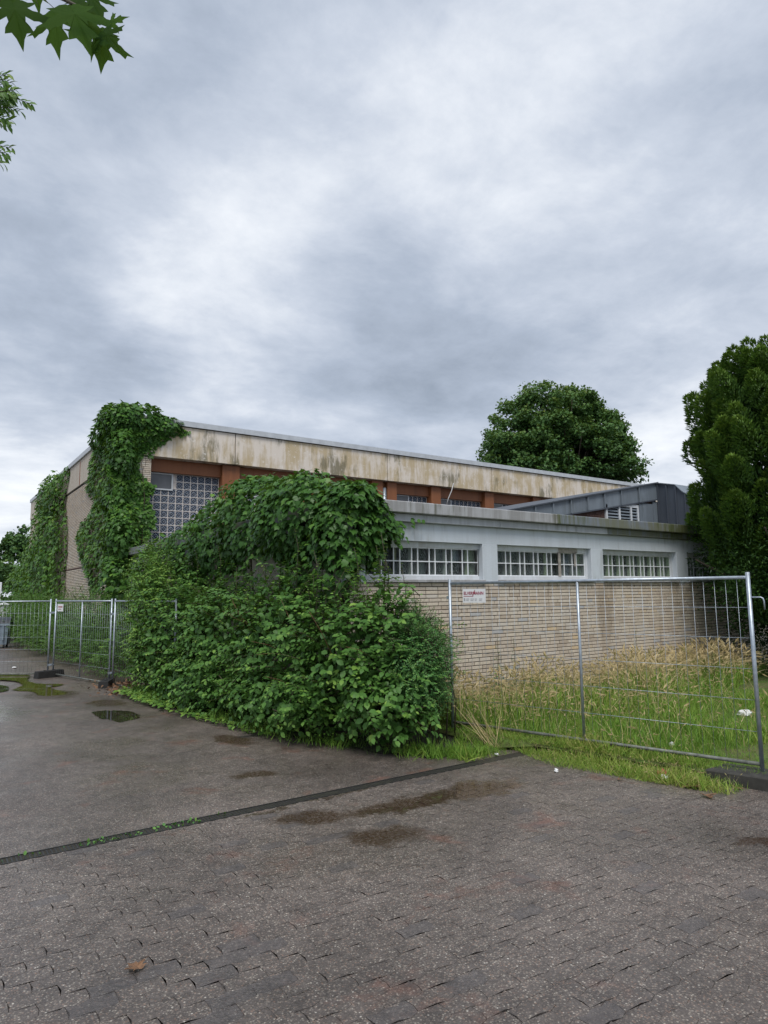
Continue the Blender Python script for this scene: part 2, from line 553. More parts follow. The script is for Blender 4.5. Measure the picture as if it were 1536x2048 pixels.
M['zinc'] = streaked('zinc', (0.20, 0.235, 0.27), (0.135, 0.16, 0.185), (0.115, 0.13, 0.135), 0.6, 0.5, xfreq=2.5)
M['zinc_dark'] = streaked('zinc_dark', (0.075, 0.088, 0.11), (0.055, 0.066, 0.082), (0.06, 0.068, 0.08), 0.5, 0.5, xfreq=3)
M['zinc_cap'] = plain('zinc_cap', (0.50, 0.53, 0.56), 0.5, 0.12, 4)
M['brown'] = streaked('brown', (0.25, 0.092, 0.034), (0.19, 0.066, 0.024), (0.12, 0.045, 0.02), 0.4, 0.6, xfreq=4)
M['white_paint'] = streaked('white_paint', (0.66, 0.69, 0.72), (0.52, 0.53, 0.52), (0.38, 0.36, 0.32), 0.45, 0.55, xfreq=6)
M['bar_white'] = plain('bar_white', (0.78, 0.80, 0.82), 0.5, 0.08, 9)
M['grout'] = plain('grout', (0.62, 0.57, 0.53), 0.8, 0.15, 20)
M['repair'] = plain('repair', (0.36, 0.33, 0.29), 0.85, 0.3, 14)
M['galv'] = plain('galv', (0.40, 0.45, 0.50), 0.42, 0.2, 18, 0.65, 0.5, 0.1, 120)
M['galv_dirty'] = plain('galv_dirty', (0.16, 0.17, 0.15), 0.6, 0.5, 14, 0.3)
M['rubber'] = plain('rubber', (0.018, 0.018, 0.018), 0.8, 0.3, 14, bmp=0.4)
M['kerb'] = plain('kerb', (0.042, 0.040, 0.034), 0.85, 0.45, 7, bmp=0.6, bscale=40)
M['iron'] = plain('iron', (0.045, 0.045, 0.043), 0.5, 0.4, 18, 0.5)
M['roof_felt'] = plain('roof_felt', (0.08, 0.08, 0.082), 0.9, 0.3, 5)
M['inside'] = plain('inside', (0.012, 0.014, 0.018), 0.7, 0.1)
M['sign_white'] = plain('sign_white', (0.78, 0.78, 0.78), 0.4, 0.05)
M['sign_red'] = plain('sign_red', (0.30, 0.012, 0.05), 0.5, 0.05)
M['sign_grey'] = plain('sign_grey', (0.38, 0.38, 0.40), 0.5, 0.05)
M['canvas'] = plain('canvas', (0.78, 0.79, 0.80), 0.6, 0.06)
M['bin_body'] = plain('bin_body', (0.20, 0.255, 0.30), 0.5, 0.15)
M['bin_lid'] = plain('bin_lid', (0.03, 0.037, 0.045), 0.45, 0.15)
M['litter_white'] = plain('litter_white', (0.75, 0.75, 0.74), 0.6, 0.1)
M['litter_red'] = plain('litter_red', (0.30, 0.045, 0.035), 0.5, 0.2)
M['wood'] = plain('wood', (0.06, 0.04, 0.025), 0.9, 0.3, 20, bmp=0.5)
M['cable'] = plain('cable', (0.55, 0.55, 0.55), 0.5, 0.1)


def glass_front():
    m, t, out = newmat('block_glass')
    w = wpos(t)
    h = nd(t, 'ShaderNodeTexWave', {'Vector': mapping(t, w, (1, 1, 1), (0, 0, 0), (0, 0.6, 0)), 'Scale': 9.0, 'Distortion': 6.0, 'Detail': 2.0, 'Detail Scale': 2.0}).outputs[1]
    b = bump(t, h, 0.9, 0.02)
    gl = nd(t, 'ShaderNodeBsdfGlossy', {'Color': (0.9, 0.95, 1, 1), 'Roughness': 0.08, 'Normal': b})
    tr = nd(t, 'ShaderNodeBsdfTransparent', {'Color': (0.84, 0.92, 0.84, 1)})
    lw = nd(t, 'ShaderNodeLayerWeight', {'Blend': 0.25, 'Normal': b})
    f = maprange(t, lw.outputs[1], 0.0, 1.0, 0.03, 0.30, 'LINEAR')
    mx = nd(t, 'ShaderNodeMixShader', {0: f, 1: tr, 2: gl})
    t.links.new(mx.outputs[0], out.inputs[0])
    return m


M['block_glass'] = glass_front()


def glass_back():
    m, t, out = newmat('block_back')
    w = wpos(t)
    h = nd(t, 'ShaderNodeTexWave', {'Vector': mapping(t, w, (1, 1, 1), (0, 0, 0), (0, 0.5, 0)), 'Scale': 8.0, 'Distortion': 9.0, 'Detail': 3.0, 'Detail Scale': 2.5}).outputs[1]
    c = ramp(t, h, [(0.0, (0.008, 0.010, 0.011)), (0.80, (0.018, 0.024, 0.024)), (0.95, (0.12, 0.15, 0.15)), (1.0, (0.26, 0.30, 0.30))])
    pbr(t, out, c, 0.15, bump(t, h, 0.8, 0.02))
    return m


M['block_back'] = glass_back()
M['block_side'] = plain('block_side', (0.44, 0.50, 0.36), 0.3, 0.25, 30)


def weave_glass():
    """pressed basket-weave relief of the tall window's blocks"""
    m, t, out = newmat('weave_glass')
    uv = nd(t, 'ShaderNodeTexCoord').outputs['Generated']
    s = nd(t, 'ShaderNodeSeparateXYZ', {0: uv})
    u, v = s.outputs[0], s.outputs[2]
    chk = mth(t, 'GREATER_THAN', mth(t, 'MULTIPLY', mth(t, 'SINE', mth(t, 'MULTIPLY', u, 2 * math.pi)), mth(t, 'SINE', mth(t, 'MULTIPLY', v, 2 * math.pi))), 0.0)
    d1 = mth(t, 'SINE', mth(t, 'MULTIPLY', mth(t, 'ADD', u, v), 15.7))
    d2 = mth(t, 'SINE', mth(t, 'MULTIPLY', mth(t, 'SUBTRACT', u, v), 15.7))
    st = mth(t, 'ADD', mth(t, 'MULTIPLY', d1, chk), mth(t, 'MULTIPLY', d2, mth(t, 'SUBTRACT', 1.0, chk)))
    c = ramp(t, mth(t, 'ADD', mth(t, 'MULTIPLY', st, 0.5), 0.5), [(0.45, (0.014, 0.021, 0.042)), (0.75, (0.16, 0.20, 0.26)), (1.0, (0.36, 0.42, 0.50))])  # pale stripes paint the sky's reflection on the ribs into the colour
    pbr(t, out, c, 0.16, bump(t, st, 0.8, 0.02))
    return m


M['weave_glass'] = weave_glass()
M['vent_pane'] = plain('vent_pane', (0.10, 0.105, 0.115), 0.25, 0.15, 3)

# ------------------------------------------------------------------ ground
mb = MB()
ys = [-400, -60, -8, 6, 12, 20, 30, 45, 60, 120, 500, 1500]
xs = [-1500, -300, -60, -20, 0, 5, 20, 60, 300, 1500]
vs = [(x, y, gz(min(y, 60)) - 0.0045) for y in ys for x in xs]
nx = len(xs)
mb.add(vs, [(j * nx + i, j * nx + i + 1, (j + 1) * nx + i + 1, (j + 1) * nx + i) for j in range(len(ys) - 1) for i in range(nx - 1)])
structure(part('ground', mb, M['joint_soil'], None))

# asphalt-like washed aggregate yard beyond the drain (gentle slope, fine grid)
mb = MB()
ys = [5.985, 8, 10, 13, 16, 20, 25, 30, 36, 45, 60, 90]
xs = [-40, -15, -8, -4, -1, 1, 2, 3, 4, 5, 6.4]
nx = len(xs)
vs = [(x, y, gz(min(y, 60)) - 0.002) for y in ys for x in xs]
mb.add(vs, [(j * nx + i, j * nx + i + 1, (j + 1) * nx + i + 1, (j + 1) * nx + i) for j in range(len(ys) - 1) for i in range(nx - 1)])
structure(part('yard', mb, M['aggregate'], None))


def kerb_x(b):
    return 6.83 - 0.285 * (b - 3.39)


# pavers near the camera, wavy-edged interlocking stones
PL, PW = 0.225, 0.1125


def wav(x):
    k = (x / (PL / 2)) % 1.0
    return 0.009 * (4 * abs(k - 0.5) - 1)


def paver_mesh(tint):
    top = []
    n = 4
    for i in range(n + 1):
        x = -PL / 2 + PL * i / n
        top.append((x, -PW / 2 + wav(x + PL / 2)))
    top.append((PL / 2 + 0.010, 0.0))
    for i in range(n + 1):
        x = PL / 2 - PL * i / n
        top.append((x, PW / 2 + wav(x + PL / 2)))
    top.append((-PL / 2 + 0.010, 0.0))
    k = len(top)

    def sh(s):
        return [(x * (1 - 2 * s / PL), y * (1 - 2 * s / PW)) for x, y in top]
    v = [(x, y, 0.0) for x, y in sh(0.0017)] + [(x, y, -0.0018) for x, y in sh(0.0006)] + [(x, y, -0.05) for x, y in sh(0.0006)]
    f = [tuple(range(k))]
    for a in (0, k):
        for i in range(k):
            f.append((a + i, a + k + i, a + k + (i + 1) % k, a + (i + 1) % k))
    return v, f, k


PV, PF, PK = paver_mesh(0)
tri = []
for fc in PF:
    for i in range(1, len(fc) - 1):
        tri.append((fc[0], fc[i], fc[i + 1]))
PV = np.array(PV)
PT = np.array(tri)
pc = []
for j in range(-22, 52):
    y = 5.83 - PW / 2 - j * PW
    off = (PL / 2 if j % 2 else 0.0)
    for i in range(-14, 36):
        x = i * PL + off
        if y > -2.6 and x < kerb_x(y) + 0.25 and y < 5.8:
            pc.append((x, y))
pc = np.array(pc)
pn = len(pc)
ptint = rng.random(pn) ** 1.05
pz = rng.normal(0, 0.0004, pn) + 0.004 * sn(np.c_[pc, np.zeros(pn)], 0.9)
_odd = np.where(rng.random(pn) < 0.12, 2.6, 1.0)
prx = rng.normal(0, 0.0012, pn) * _odd
pry = rng.normal(0, 0.0010, pn) * _odd
ppos = np.c_[pc, pz]
paving = structure(link('paving', None))
sel = showing(ppos, np.full(pn, 0.2), 300, 1)
selset = set(sel.tolist())
pvar = []
for k in range(8):
    pvar.append(mesh_np('paver', PV, PT, M['aggregate'], {'tint': np.full(len(PV), [0.1, 0.3, 0.4, 0.5, 0.6, 0.7, 0.78, 0.95][k])}))
for i in sel:
    tv = ptint[i]
    me = pvar[7] if tv > 0.93 else pvar[int(tv * 7) % 7]
    link('paver', me, paving, tuple(ppos[i]), (prx[i], pry[i], rng.normal(0, 0.004)))
rest = np.array([i for i in range(pn) if i not in selset])
vv = PV[None] + 0
zz = PV[None, :, 2] + pz[rest, None] + PV[None, :, 1] * prx[rest, None] - PV[None, :, 0] * pry[rest, None]
vv = np.stack([PV[None, :, 0] + pc[rest, 0:1], PV[None, :, 1] + pc[rest, 1:2], zz], -1).reshape(-1, 3)
ff = (PT[None] + (np.arange(len(rest)) * len(PV))[:, None, None]).reshape(-1, 3)
stuff(link('paver_field', mesh_np('paver_field', vv, ff, M['aggregate'], {'tint': np.repeat(np.where(ptint[rest] > 0.93, 0.95, 0.5), len(PV))}), paving))

# drain channel with grating across the yard
dr = thing('drain_channel', 'long iron grated drain channel running across the yard towards the grass, partly weedy and flooded', 'drain', (0, 5.9, 0))
mb = MB()
mb.box(-6, 5.835, -0.12, 5.40, 5.845, 0.002)
mb.box(-6, 5.965, -0.12, 5.40, 5.975, 0.002)
mb.box(-6, 5.845, -0.12, 5.40, 5.965, -0.06)
part('channel_edge', mb, M['iron'], dr)
mb = MB()
x = -6.0
while x < 5.35:
    mb.box(x, 5.85, -0.03, x + 0.012, 5.96, -0.002)
    x += 0.03
for y in (5.85, 5.905, 5.952):
    mb.box(-6, y, -0.034, 5.38, y + 0.008, -0.006)
stuff(part('grating_bars', mb, M['iron'], dr))


def inpoly(px, py, poly):
    ins = np.zeros(len(px), bool)
    n = len(poly)
    for i in range(n):
        x0, y0 = poly[i]
        x1, y1 = poly[(i + 1) % n]
        c = ((y0 > py) != (y1 > py)) & (px < (x1 - x0) * (py - y0) / (y1 - y0 + 1e-12) + x0)
        ins ^= c
    return ins


def blob_sheet(name, pts, z, mat, sub=4, wob=0.05, seed=0, slope=True):
    """irregular flat outline"""
    r = random.Random(seed)
    out = []
    n = len(pts)
    for i in range(n):
        p0, p1, p2, p3 = (Vector(pts[(i + k - 1) % n]) for k in range(4))
        for s in range(sub):
            t = s / sub
            q = 0.5 * ((2 * p1) + (p2 - p0) * t + (2 * p0 - 5 * p1 + 4 * p2 - p3) * t * t + (3 * p1 - p0 - 3 * p2 + p3) * t ** 3)
            out.append((q.x + r.uniform(-wob, wob), q.y + r.uniform(-wob, wob)))
    if not name.startswith('puddle'):
        m_ = MB()
        m_.add([(x, y, z) for x, y in out], [tuple(range(len(out)))])
        return structure(link(name, m_.mesh(name, mat)))
    pl = np.array(out)
    lo, hi = pl.min(0), pl.max(0)
    st = max(hi - lo) / 90.0
    gx, gy = np.arange(lo[0] - st, hi[0] + 2 * st, st), np.arange(lo[1] - st, hi[1] + 2 * st, st)
    X, Y = np.meshgrid(gx, gy)
    q = np.c_[X.ravel(), Y.ravel()]
    dm_ = np.full(len(q), 9.0)
    for i in range(len(pl)):
        a_, b_ = pl[i - 1], pl[i]
        ab = b_ - a_
        t_ = np.clip(((q - a_) @ ab) / (ab @ ab + 1e-9), 0, 1)
        dm_ = np.minimum(dm_, np.linalg.norm(q - (a_ + t_[:, None] * ab), axis=1))
    sdf = np.where(inpoly(q[:, 0], q[:, 1], out), dm_, -dm_)
    nx_, ny_ = len(gx), len(gy)
    idx = np.arange(nx_ * ny_).reshape(ny_, nx_)
    qd = np.stack([idx[:-1, :-1], idx[:-1, 1:], idx[1:, 1:], idx[1:, :-1]], -1).reshape(-1, 4)
    qd = qd[(sdf[qd] > -0.2 * st).any(1)]
    us, inv = np.unique(qd, return_inverse=True)
    soft = 0.07 * math.sqrt((hi[0] - lo[0]) * (hi[1] - lo[1]))
    me = mesh_np(name, np.c_[q[us], np.full(len(us), z)], inv.reshape(-1, 4), mat, {'depth': np.clip(sdf[us] / soft, 0, 1)})
    o = link(name, me)
    return structure(o)


blob_sheet('puddle', [(1.36, 20.71), (2.12, 20.21), (2.47, 19.79), (2.29, 18.65), (2.37, 18.0), (2.54, 17.64), (2.89, 17.35), (2.67, 16.89), (2.52, 16.8), (2.7, 15.7), (2.54, 15.3), (2.26, 15.27), (2.05, 15.78), (2.0, 16.35), (1.68, 16.9), (1.95, 17.68), (1.87, 18.76), (1.31, 19.83)], gz(17) + 0.012, M['water_mossy'], 3, 0.03, 1)
blob_sheet('puddle', [(1.24, 18.59), (1.69, 17.9), (1.73, 17.25), (1.57, 16.79), (1.12, 16.7)], gz(17) + 0.012, M['water_brown'], 3, 0.03, 2)
blob_sheet('puddle', [(2.51, 12.57), (2.70, 12.66), (2.86, 12.55), (3.02, 12.42), (3.13, 12.05), (3.07, 11.55), (2.85, 11.35), (2.65, 11.29), (2.60, 11.65), (2.50, 11.9)], gz(12) + 0.006, M['water_brown'], 4, 0.025, 3)

# lawn and planting bed
mb = MB()
xs = np.linspace(0, 1, 26)
rows = np.linspace(-6, 8.45, 40)
vs = []
for b in rows:
    x0 = kerb_x(b) + 0.12 if b < 5.9 else 6.0
    for k in xs:
        x = x0 + (26 - x0) * k ** 1.8
        h = 0.11 + 0.03 * float(sn(np.array([x, b, 0.0]), 1.3)) if k > 0 else 0.07
        if b > 5.9:
            h -= 0.05 * max(0, 1 - k * 14)
        vs.append((x, b, h))
nx = len(xs)
mb.add(vs, [(j * nx + i, j * nx + i + 1, (j + 1) * nx + i + 1, (j + 1) * nx + i) for j in range(len(rows) - 1) for i in range(nx - 1)])
structure(part('lawn', mb, M['lawn_soil'], None, True))
blob_sheet('planting_bed', [(5.9, 6.35), (5.2, 6.35), (4.75, 7.0), (4.35, 8.3), (4.1, 9.8), (3.9, 11.0), (3.75, 12.7), (3.75, 14.2), (4.2, 15.2), (5.2, 15.2), (5.2, 8.45), (6.2, 8.45)], 0.006, M['bed_soil'], 4, 0.06, 9)

kb = thing('kerb', 'dark mossy concrete kerb stone under the near end of the right fence', 'kerb', (6.9, 3.0, 0))
mb = MB()
kk = [(-5.0, 0), (-3.0, 0), (-1.0, 0), (1.0, 0), (3.0, 0), (3.95, 0)]
for (b0, _), (b1, _) in zip(kk[:-1], kk[1:]):
    p = [(kerb_x(b0), b0 + 0.004), (kerb_x(b0) + 0.42, b0 + 0.004), (kerb_x(b1) + 0.42, b1 - 0.004), (kerb_x(b1), b1 - 0.004)]
    m_ = MB()
    m_.add([(x, y, -0.05) for x, y in p] + [(x, y, 0.125) for x, y in p], [(0, 1, 2, 3)[::-1], (4, 5, 6, 7), (0, 1, 5, 4), (1, 2, 6, 5), (2, 3, 7, 6), (3, 0, 4, 7)])
    part('kerb_stone', m_, M['kerb'], kb, bevel=0.012)

# ------------------------------------------------------------------ low annex
FB = 8.5          # facade plane of the annex
AX0, AX1 = 5.25, 23.0
HB = 21.3         # facade plane of the hall
annex = thing('annex_building', 'low flat-roofed annex of cream brick with white glass-block windows and grey coping', 'building', (5.25, 8.5, 0))
mb = MB()
mb.box(AX0 + 0.03, FB + 0.25, -0.3, AX1, HB - 0.05, 3.28)
part('core', mb, M['inside'], annex)
mb = MB()
mb.box(AX0 - 0.02, FB - 0.02, 3.283, AX1, HB - 0.05, 3.33)
part('roof', mb, M['roof_felt'], annex)

BRL, BRH, BRJ, CRS = 0.24, 0.0512, 0.0115, 0.0632


def brick_rows(s0, s1, z0, z1, seed, header_every=(4, 7)):
    """(s, z, is_header) for one wall in wild bond"""
    r = random.Random(seed)
    out = []
    z = z1 - BRH
    row = 0
    while z > z0 - BRH:
        s = s0 - r.choice([0, 0.06, 0.125, 0.19])
        cnt = r.randint(1, header_every[1])
        while s < s1:
            w = BRL
            hd = False
            cnt -= 1
            if cnt <= 0:
                w = 0.115
                hd = True
                cnt = r.randint(*header_every)
            a, b_ = max(s, s0), min(s + w, s1)
            if b_ - a > 0.03:
                out.append((a, b_ - a, z))
            s += w + BRJ
        z -= CRS
        row += 1
    return out


def brick_template():
    b_ = 0.004
    v = [(b_, 0, b_), (1 - b_, 0, b_), (1 - b_, 0, 1 - b_), (b_, 0, 1 - b_),
         (0, 1, 0), (1, 1, 0), (1, 1, 1), (0, 1, 1), (0, 2, 0), (1, 2, 0), (1, 2, 1), (0, 2, 1)]
    f = [(0, 1, 2, 3), (0, 4, 5, 1), (1, 5, 6, 2), (2, 6, 7, 3), (3, 7, 4, 0), (4, 8, 9, 5), (5, 9, 10, 6), (6, 10, 11, 7), (7, 11, 8, 4)]
    return np.array(v), f


BT_V, BT_F = brick_template()
BT_T = np.array([t for f in BT_F for t in ((f[0], f[1], f[2]), (f[0], f[2], f[3]))])


def brick_verts(w, BRH=BRH):
    """front face at y=0, bevel 3 mm, body to 14 mm behind"""
    v = BT_V.copy()
    out = np.empty_like(v)
    e = 0.0035
    ins = np.array([e, 0, e])
    xx = np.array([0, 1, 1, 0, 0, 1, 1, 0, 0, 1, 1, 0])
    zz = np.array([0, 0, 1, 1] * 3)
    yy = np.array([0] * 4 + [e] * 4 + [0.02] * 4)
    inset = np.array([e] * 4 + [0] * 8)
    out[:, 0] = np.where(xx > 0, w - inset, inset)
    out[:, 2] = np.where(zz > 0, BRH - inset, inset)
    out[:, 1] = yy
    return out


def brick_wall(wall, plane, bricks, seed, individual=0, axis='x', bh=BRH):
    """axis 'x': wall facing -y at y=plane; axis 'y': wall facing -x at x=plane"""
    r = np.random.default_rng(seed)
    bricks = list(bricks)
    n = len(bricks)
    tint = np.clip(r.normal(0.45, 0.20, n), 0, 0.88)
    k = r.random(n)
    tint[k > 0.975] = 0.95
    tint[k < 0.02] = 1.0
    yo = r.normal(0, 0.0012, n)
    if axis == 'x':
        pos = np.array([(s, plane + yo[i], z) for i, (s, w, z) in enumerate(bricks)])
        cen = pos + np.array([(w / 2, 0, BRH / 2) for s, w, z in bricks])
    else:
        pos = np.array([(plane + yo[i], s, z) for i, (s, w, z) in enumerate(bricks)])
        cen = pos
    chosen = set()
    if individual:
        x, y, d = project(cen)
        ok = [i for i in range(n) if 745 < x[i] < 1534 and cen[i, 2] > 0.72 and bricks[i][1] > 0.09 and not (x[i] < 850 and y[i] > 1165)]
        ok.sort(key=lambda i: d[i] / bricks[i][1] ** 0.3)
        chosen = set(ok[:individual])
    cache = {}
    wl = wall.location + wall.parent.location
    vs, ts, tt = [], [], []
    o = 0
    for i, (s, w, z) in enumerate(bricks):
        v = brick_verts(w, bh)
        if i in chosen:
            key = (round(w, 3), int(tint[i] * 10))
            if key not in cache:
                cache[key] = mesh_np('brick', v, BT_T, M['brick'], {'tint': np.full(len(v), key[1] / 10 + 0.03)})
            link('brick', cache[key], wall, Vector(pos[i]) - wl)
            continue
        if axis == 'y':
            v = np.c_[v[:, 1], w - v[:, 0], v[:, 2]]
        vs.append(v + pos[i])
        ts.append(BT_T + o)
        tt.append(np.full(len(v), tint[i]))
        o += len(v)
    if vs:
        me = mesh_np('brickwork', np.concatenate(vs) - np.array(wl), np.concatenate(ts), M['brick'], {'tint': np.concatenate(tt)})
        stuff(link('brickwork', me, wall))


mb = MB()
mb.box(AX0, FB + 0.011, -0.3, AX1, FB + 0.245, 2.095)
wall_f = part('brick_wall', mb, M['mortar'], annex)
brick_wall(wall_f, FB, brick_rows(AX0, 19.5, 0.05, 2.095, 3), 4, 298)

BAYS = [(5.52, 7.94), (8.30, 10.85), (11.22, 13.80), (14.23, 16.78), (17.15, 19.7)]
mb = MB()
mb.box(AX0 - 0.015, FB - 0.012, 2.77, AX1, FB + 0.245, 3.06)
part('plaster_band', mb, M['plaster'], annex)
piers = [(AX0 - 0.015, 5.52), (7.94, 8.30), (10.85, 11.22), (13.80, 14.23), (16.78, 17.15), (19.7, AX1)]
for x0, x1 in piers:
    mb = MB()
    mb.box(x0, FB - 0.016, 2.10, x1, FB + 0.245, 2.768)
    part('pilaster', mb, M['plaster'], annex, bevel=0.006)

GD = 0.12


def block_mesh(w, h, d=0.075, dirt=False):
    m_ = MB()
    # front pane, pale inner sides, dark patterned back
    m_.add([(0, 0, 0), (w, 0, 0), (w, 0, h), (0, 0, h)], [(0, 1, 2, 3)], 0)
    m_.add([(0, 0.004, 0), (w, 0.004, 0), (w, 0.004, h), (0, 0.004, h), (0, d, 0), (w, d, 0), (w, d, h), (0, d, h)],
           [(0, 4, 5, 1), (1, 5, 6, 2), (2, 6, 7, 3), (3, 7, 4, 0)], 1)
    m_.add([(0, d, 0), (w, d, 0), (w, d, h), (0, d, h)], [(0, 1, 2, 3)], 2)
    return m_.mesh('glass_block', [M['block_glass'], M['block_side'], M['block_back']])


GW, GN, GJ, GH = 0.221, 0.106, 0.0174, 0.206
blk_w, blk_n = block_mesh(GW, GH), block_mesh(GN, GH)
M['block_pale'] = plain('block_pale', (0.17, 0.20, 0.15), 0.2, 0.5, 25)
M['block_mid'] = plain('block_mid', (0.055, 0.07, 0.075), 0.15, 0.6, 30)
M['block_blue'] = plain('block_blue', (0.10, 0.12, 0.16), 0.1, 0.4, 12)
M['block_yellow'] = plain('block_yellow', (0.36, 0.36, 0.22), 0.3, 0.2, 12)


def recolour(me, m):
    c = me.copy()
    c.materials[2] = m
    return c


blk_w_pale, blk_w_mid, blk_w_blue = (recolour(blk_w, M[k]) for k in ('block_pale', 'block_mid', 'block_blue'))
blk_n_mid, blk_n_yel = recolour(blk_n, M['block_mid']), recolour(blk_n, M['block_yellow'])
brng = random.Random(5)
for bi, (x0, x1) in enumerate(BAYS):
    tot = 7 * GW + 6 * GN + 14 * GJ
    gx0 = (x0 + x1) / 2 - tot / 2 + 0.01
    gz0 = 2.218
    win = link('window', None, annex, (x0 - AX0, 0, 2.15))
    wl = Vector((x0, FB, 2.15))
    pl = FB + GD
    # frame: surround and glazing grid
    mb = MB()
    top = gz0 + 2 * GH + 3 * GJ
    mb.box(x0, pl - 0.03, top, x1, pl + 0.1, 2.767)
    mb.box(x0, pl - 0.03, 2.152, x1, pl + 0.1, gz0)
    mb.box(x0, pl - 0.03, gz0, gx0, pl + 0.1, top)
    mb.box(gx0 + tot, pl - 0.03, gz0, x1, pl + 0.1, top)
    part('window_frame', mb, M['white_paint'], win)
    mb = MB()
    x = gx0
    widths = [GW if k % 2 == 0 else GN for k in range(13)]
    for k, w in enumerate(widths + [0]):
        mb.box(x, pl - 0.012, gz0, x + GJ, pl + 0.08, top)
        x += GJ + w
    x = gx0
    for k, w in enumerate(widths):
        for r in range(3):
            zb = gz0 + r * (GH + GJ)
            mb.box(x + GJ, pl - 0.0095, zb, x + GJ + w, pl + 0.078, zb + GJ)
        x += GJ + w
    part('glazing_bars', mb, M['bar_white'], win)
    x = gx0 + GJ
    for k, w in enumerate(widths):
        for r in range(2):
            if w == GW:
                bm_ = blk_w_pale if k == 12 else (blk_w_blue if (bi == 0 and k == 10 and r == 1) or (bi == 1 and k == 10) else (blk_w_mid if brng.random() < 0.3 else blk_w))
            else:
                bm_ = blk_n_yel if bi == 0 and k == 3 and r == 1 else (blk_n_mid if brng.random() < 0.4 else blk_n)
            link('glass_block', bm_, win, Vector((x, pl, gz0 + GJ + r * (GH + GJ))) - wl)
        x += GJ + w
    if bi == 1:       # patched mortar round a replaced pane
        mb = MB()
        xa = gx0 + 9 * GJ + 5 * GW + 4 * GN - 0.02
        for (a, b_, c, d_) in ((xa - 0.02, top - 0.01, xa + 0.52, top + 0.075), (xa - 0.035, gz0, xa + 0.03, top), (xa + 0.43, gz0 + 0.2, xa + 0.47, top)):
            mb.box(a, pl - 0.036, b_, c, pl - 0.0305 + 0.01, d_)
        part('mortar_patch', mb, M['repair'], win)
    # sill
    mb = MB()
    mb.box(x0 - 0.01, FB - 0.055, 2.104, x1 + 0.03, FB + 0.09, 2.149)
    part('window_sill', mb, M['coping'], annex, bevel=0.006)

# stepped cornice: lower fascia and coping, in lengths
mb = MB()
for a, b_ in zip([5.11, 8.3, 11.3, 14.0, 17.0, 20.0], [8.3, 11.3, 14.0, 17.0, 20.0, AX1]):
    m_ = MB()
    m_.box(a + 0.003, FB - 0.10, 3.065, b_ - 0.003, FB + 0.30, 3.188)
    part('lower_fascia', m_, M['plaster_low'] if a < 11 else M['coping_moss'], annex, bevel=0.006)
for k, (a, b_) in enumerate(zip([5.05, 9.72, 12.0, 13.3, 15.3, 18.0], [9.72, 12.0, 13.3, 15.3, 18.0, AX1])):
    m_ = MB()
    m_.box(a + 0.004, FB - 0.19, 3.192, b_ - 0.004, FB + 0.30, 3.375)
    part('coping', m_, M['coping'] if k == 0 else M['coping_moss'], annex, bevel=0.012)
# side wall (runs back to the hall)
mb = MB()
mb.box(AX0 - 0.02, FB + 0.25, -0.3, AX0 + 0.2, HB - 0.1, 2.85)
wall_s = part('side_wall', mb, M['repair'], annex)
mb = MB()
mb.box(AX0 - 0.03, FB + 0.30, 2.853, AX0 + 0.2, HB - 0.12, 3.06)
part('side_band', mb, M['plaster_low'], annex)
for a, b_ in zip([FB + 0.31, 12.5, 16.5], [12.5, 16.5, HB - 0.1]):
    m_ = MB()
    m_.box(5.05, a + 0.003, 3.15, AX0 + 0.3, b_ - 0.003, 3.36)
    part('coping', m_, M['coping_moss'], annex, bevel=0.012)
lv = link('louvre', None, annex, (0, 0, 0))
mb = MB()
for (y0, y1, z0, z1) in ((20.1, 20.16, 1.2, 2.9), (20.9, 20.96, 1.2, 2.9), (20.16, 20.9, 2.84, 2.9)):
    mb.box(AX0 - 0.09, y0, z0, AX0 - 0.021, y1, z1)
part('louvre_frame', mb, M['galv'], lv)
sl = MB()
sl.box(-0.065, 0.165, -0.008, -0.004, 0.895, 0.008)
slme = sl.mesh('slat', M['galv'])
for k in range(17):
    link('slat', slme, lv, (0.0, 11.5 - 0.0, 1.28 + 0.093 * k))
for ch in lv.children:
    if ch.name.startswith('slat'):
        ch.location = (-0.02, 20.0 - FB, ch.location.z)
        ch.rotation_euler = (0, 0.5, 0)

# zinc-clad roof light on the annex roof
WB = 12.0
dm = link('roof_light', None, annex, (12.1 - AX0, WB - FB, 3.3))


def wtop(a):
    return 3.95 + (a - 12.0) * (5.245 - 3.95) / 6.66


def wbot(a):
    return 3.72 + (a - 12.6) * (4.735 - 3.72) / 6.05


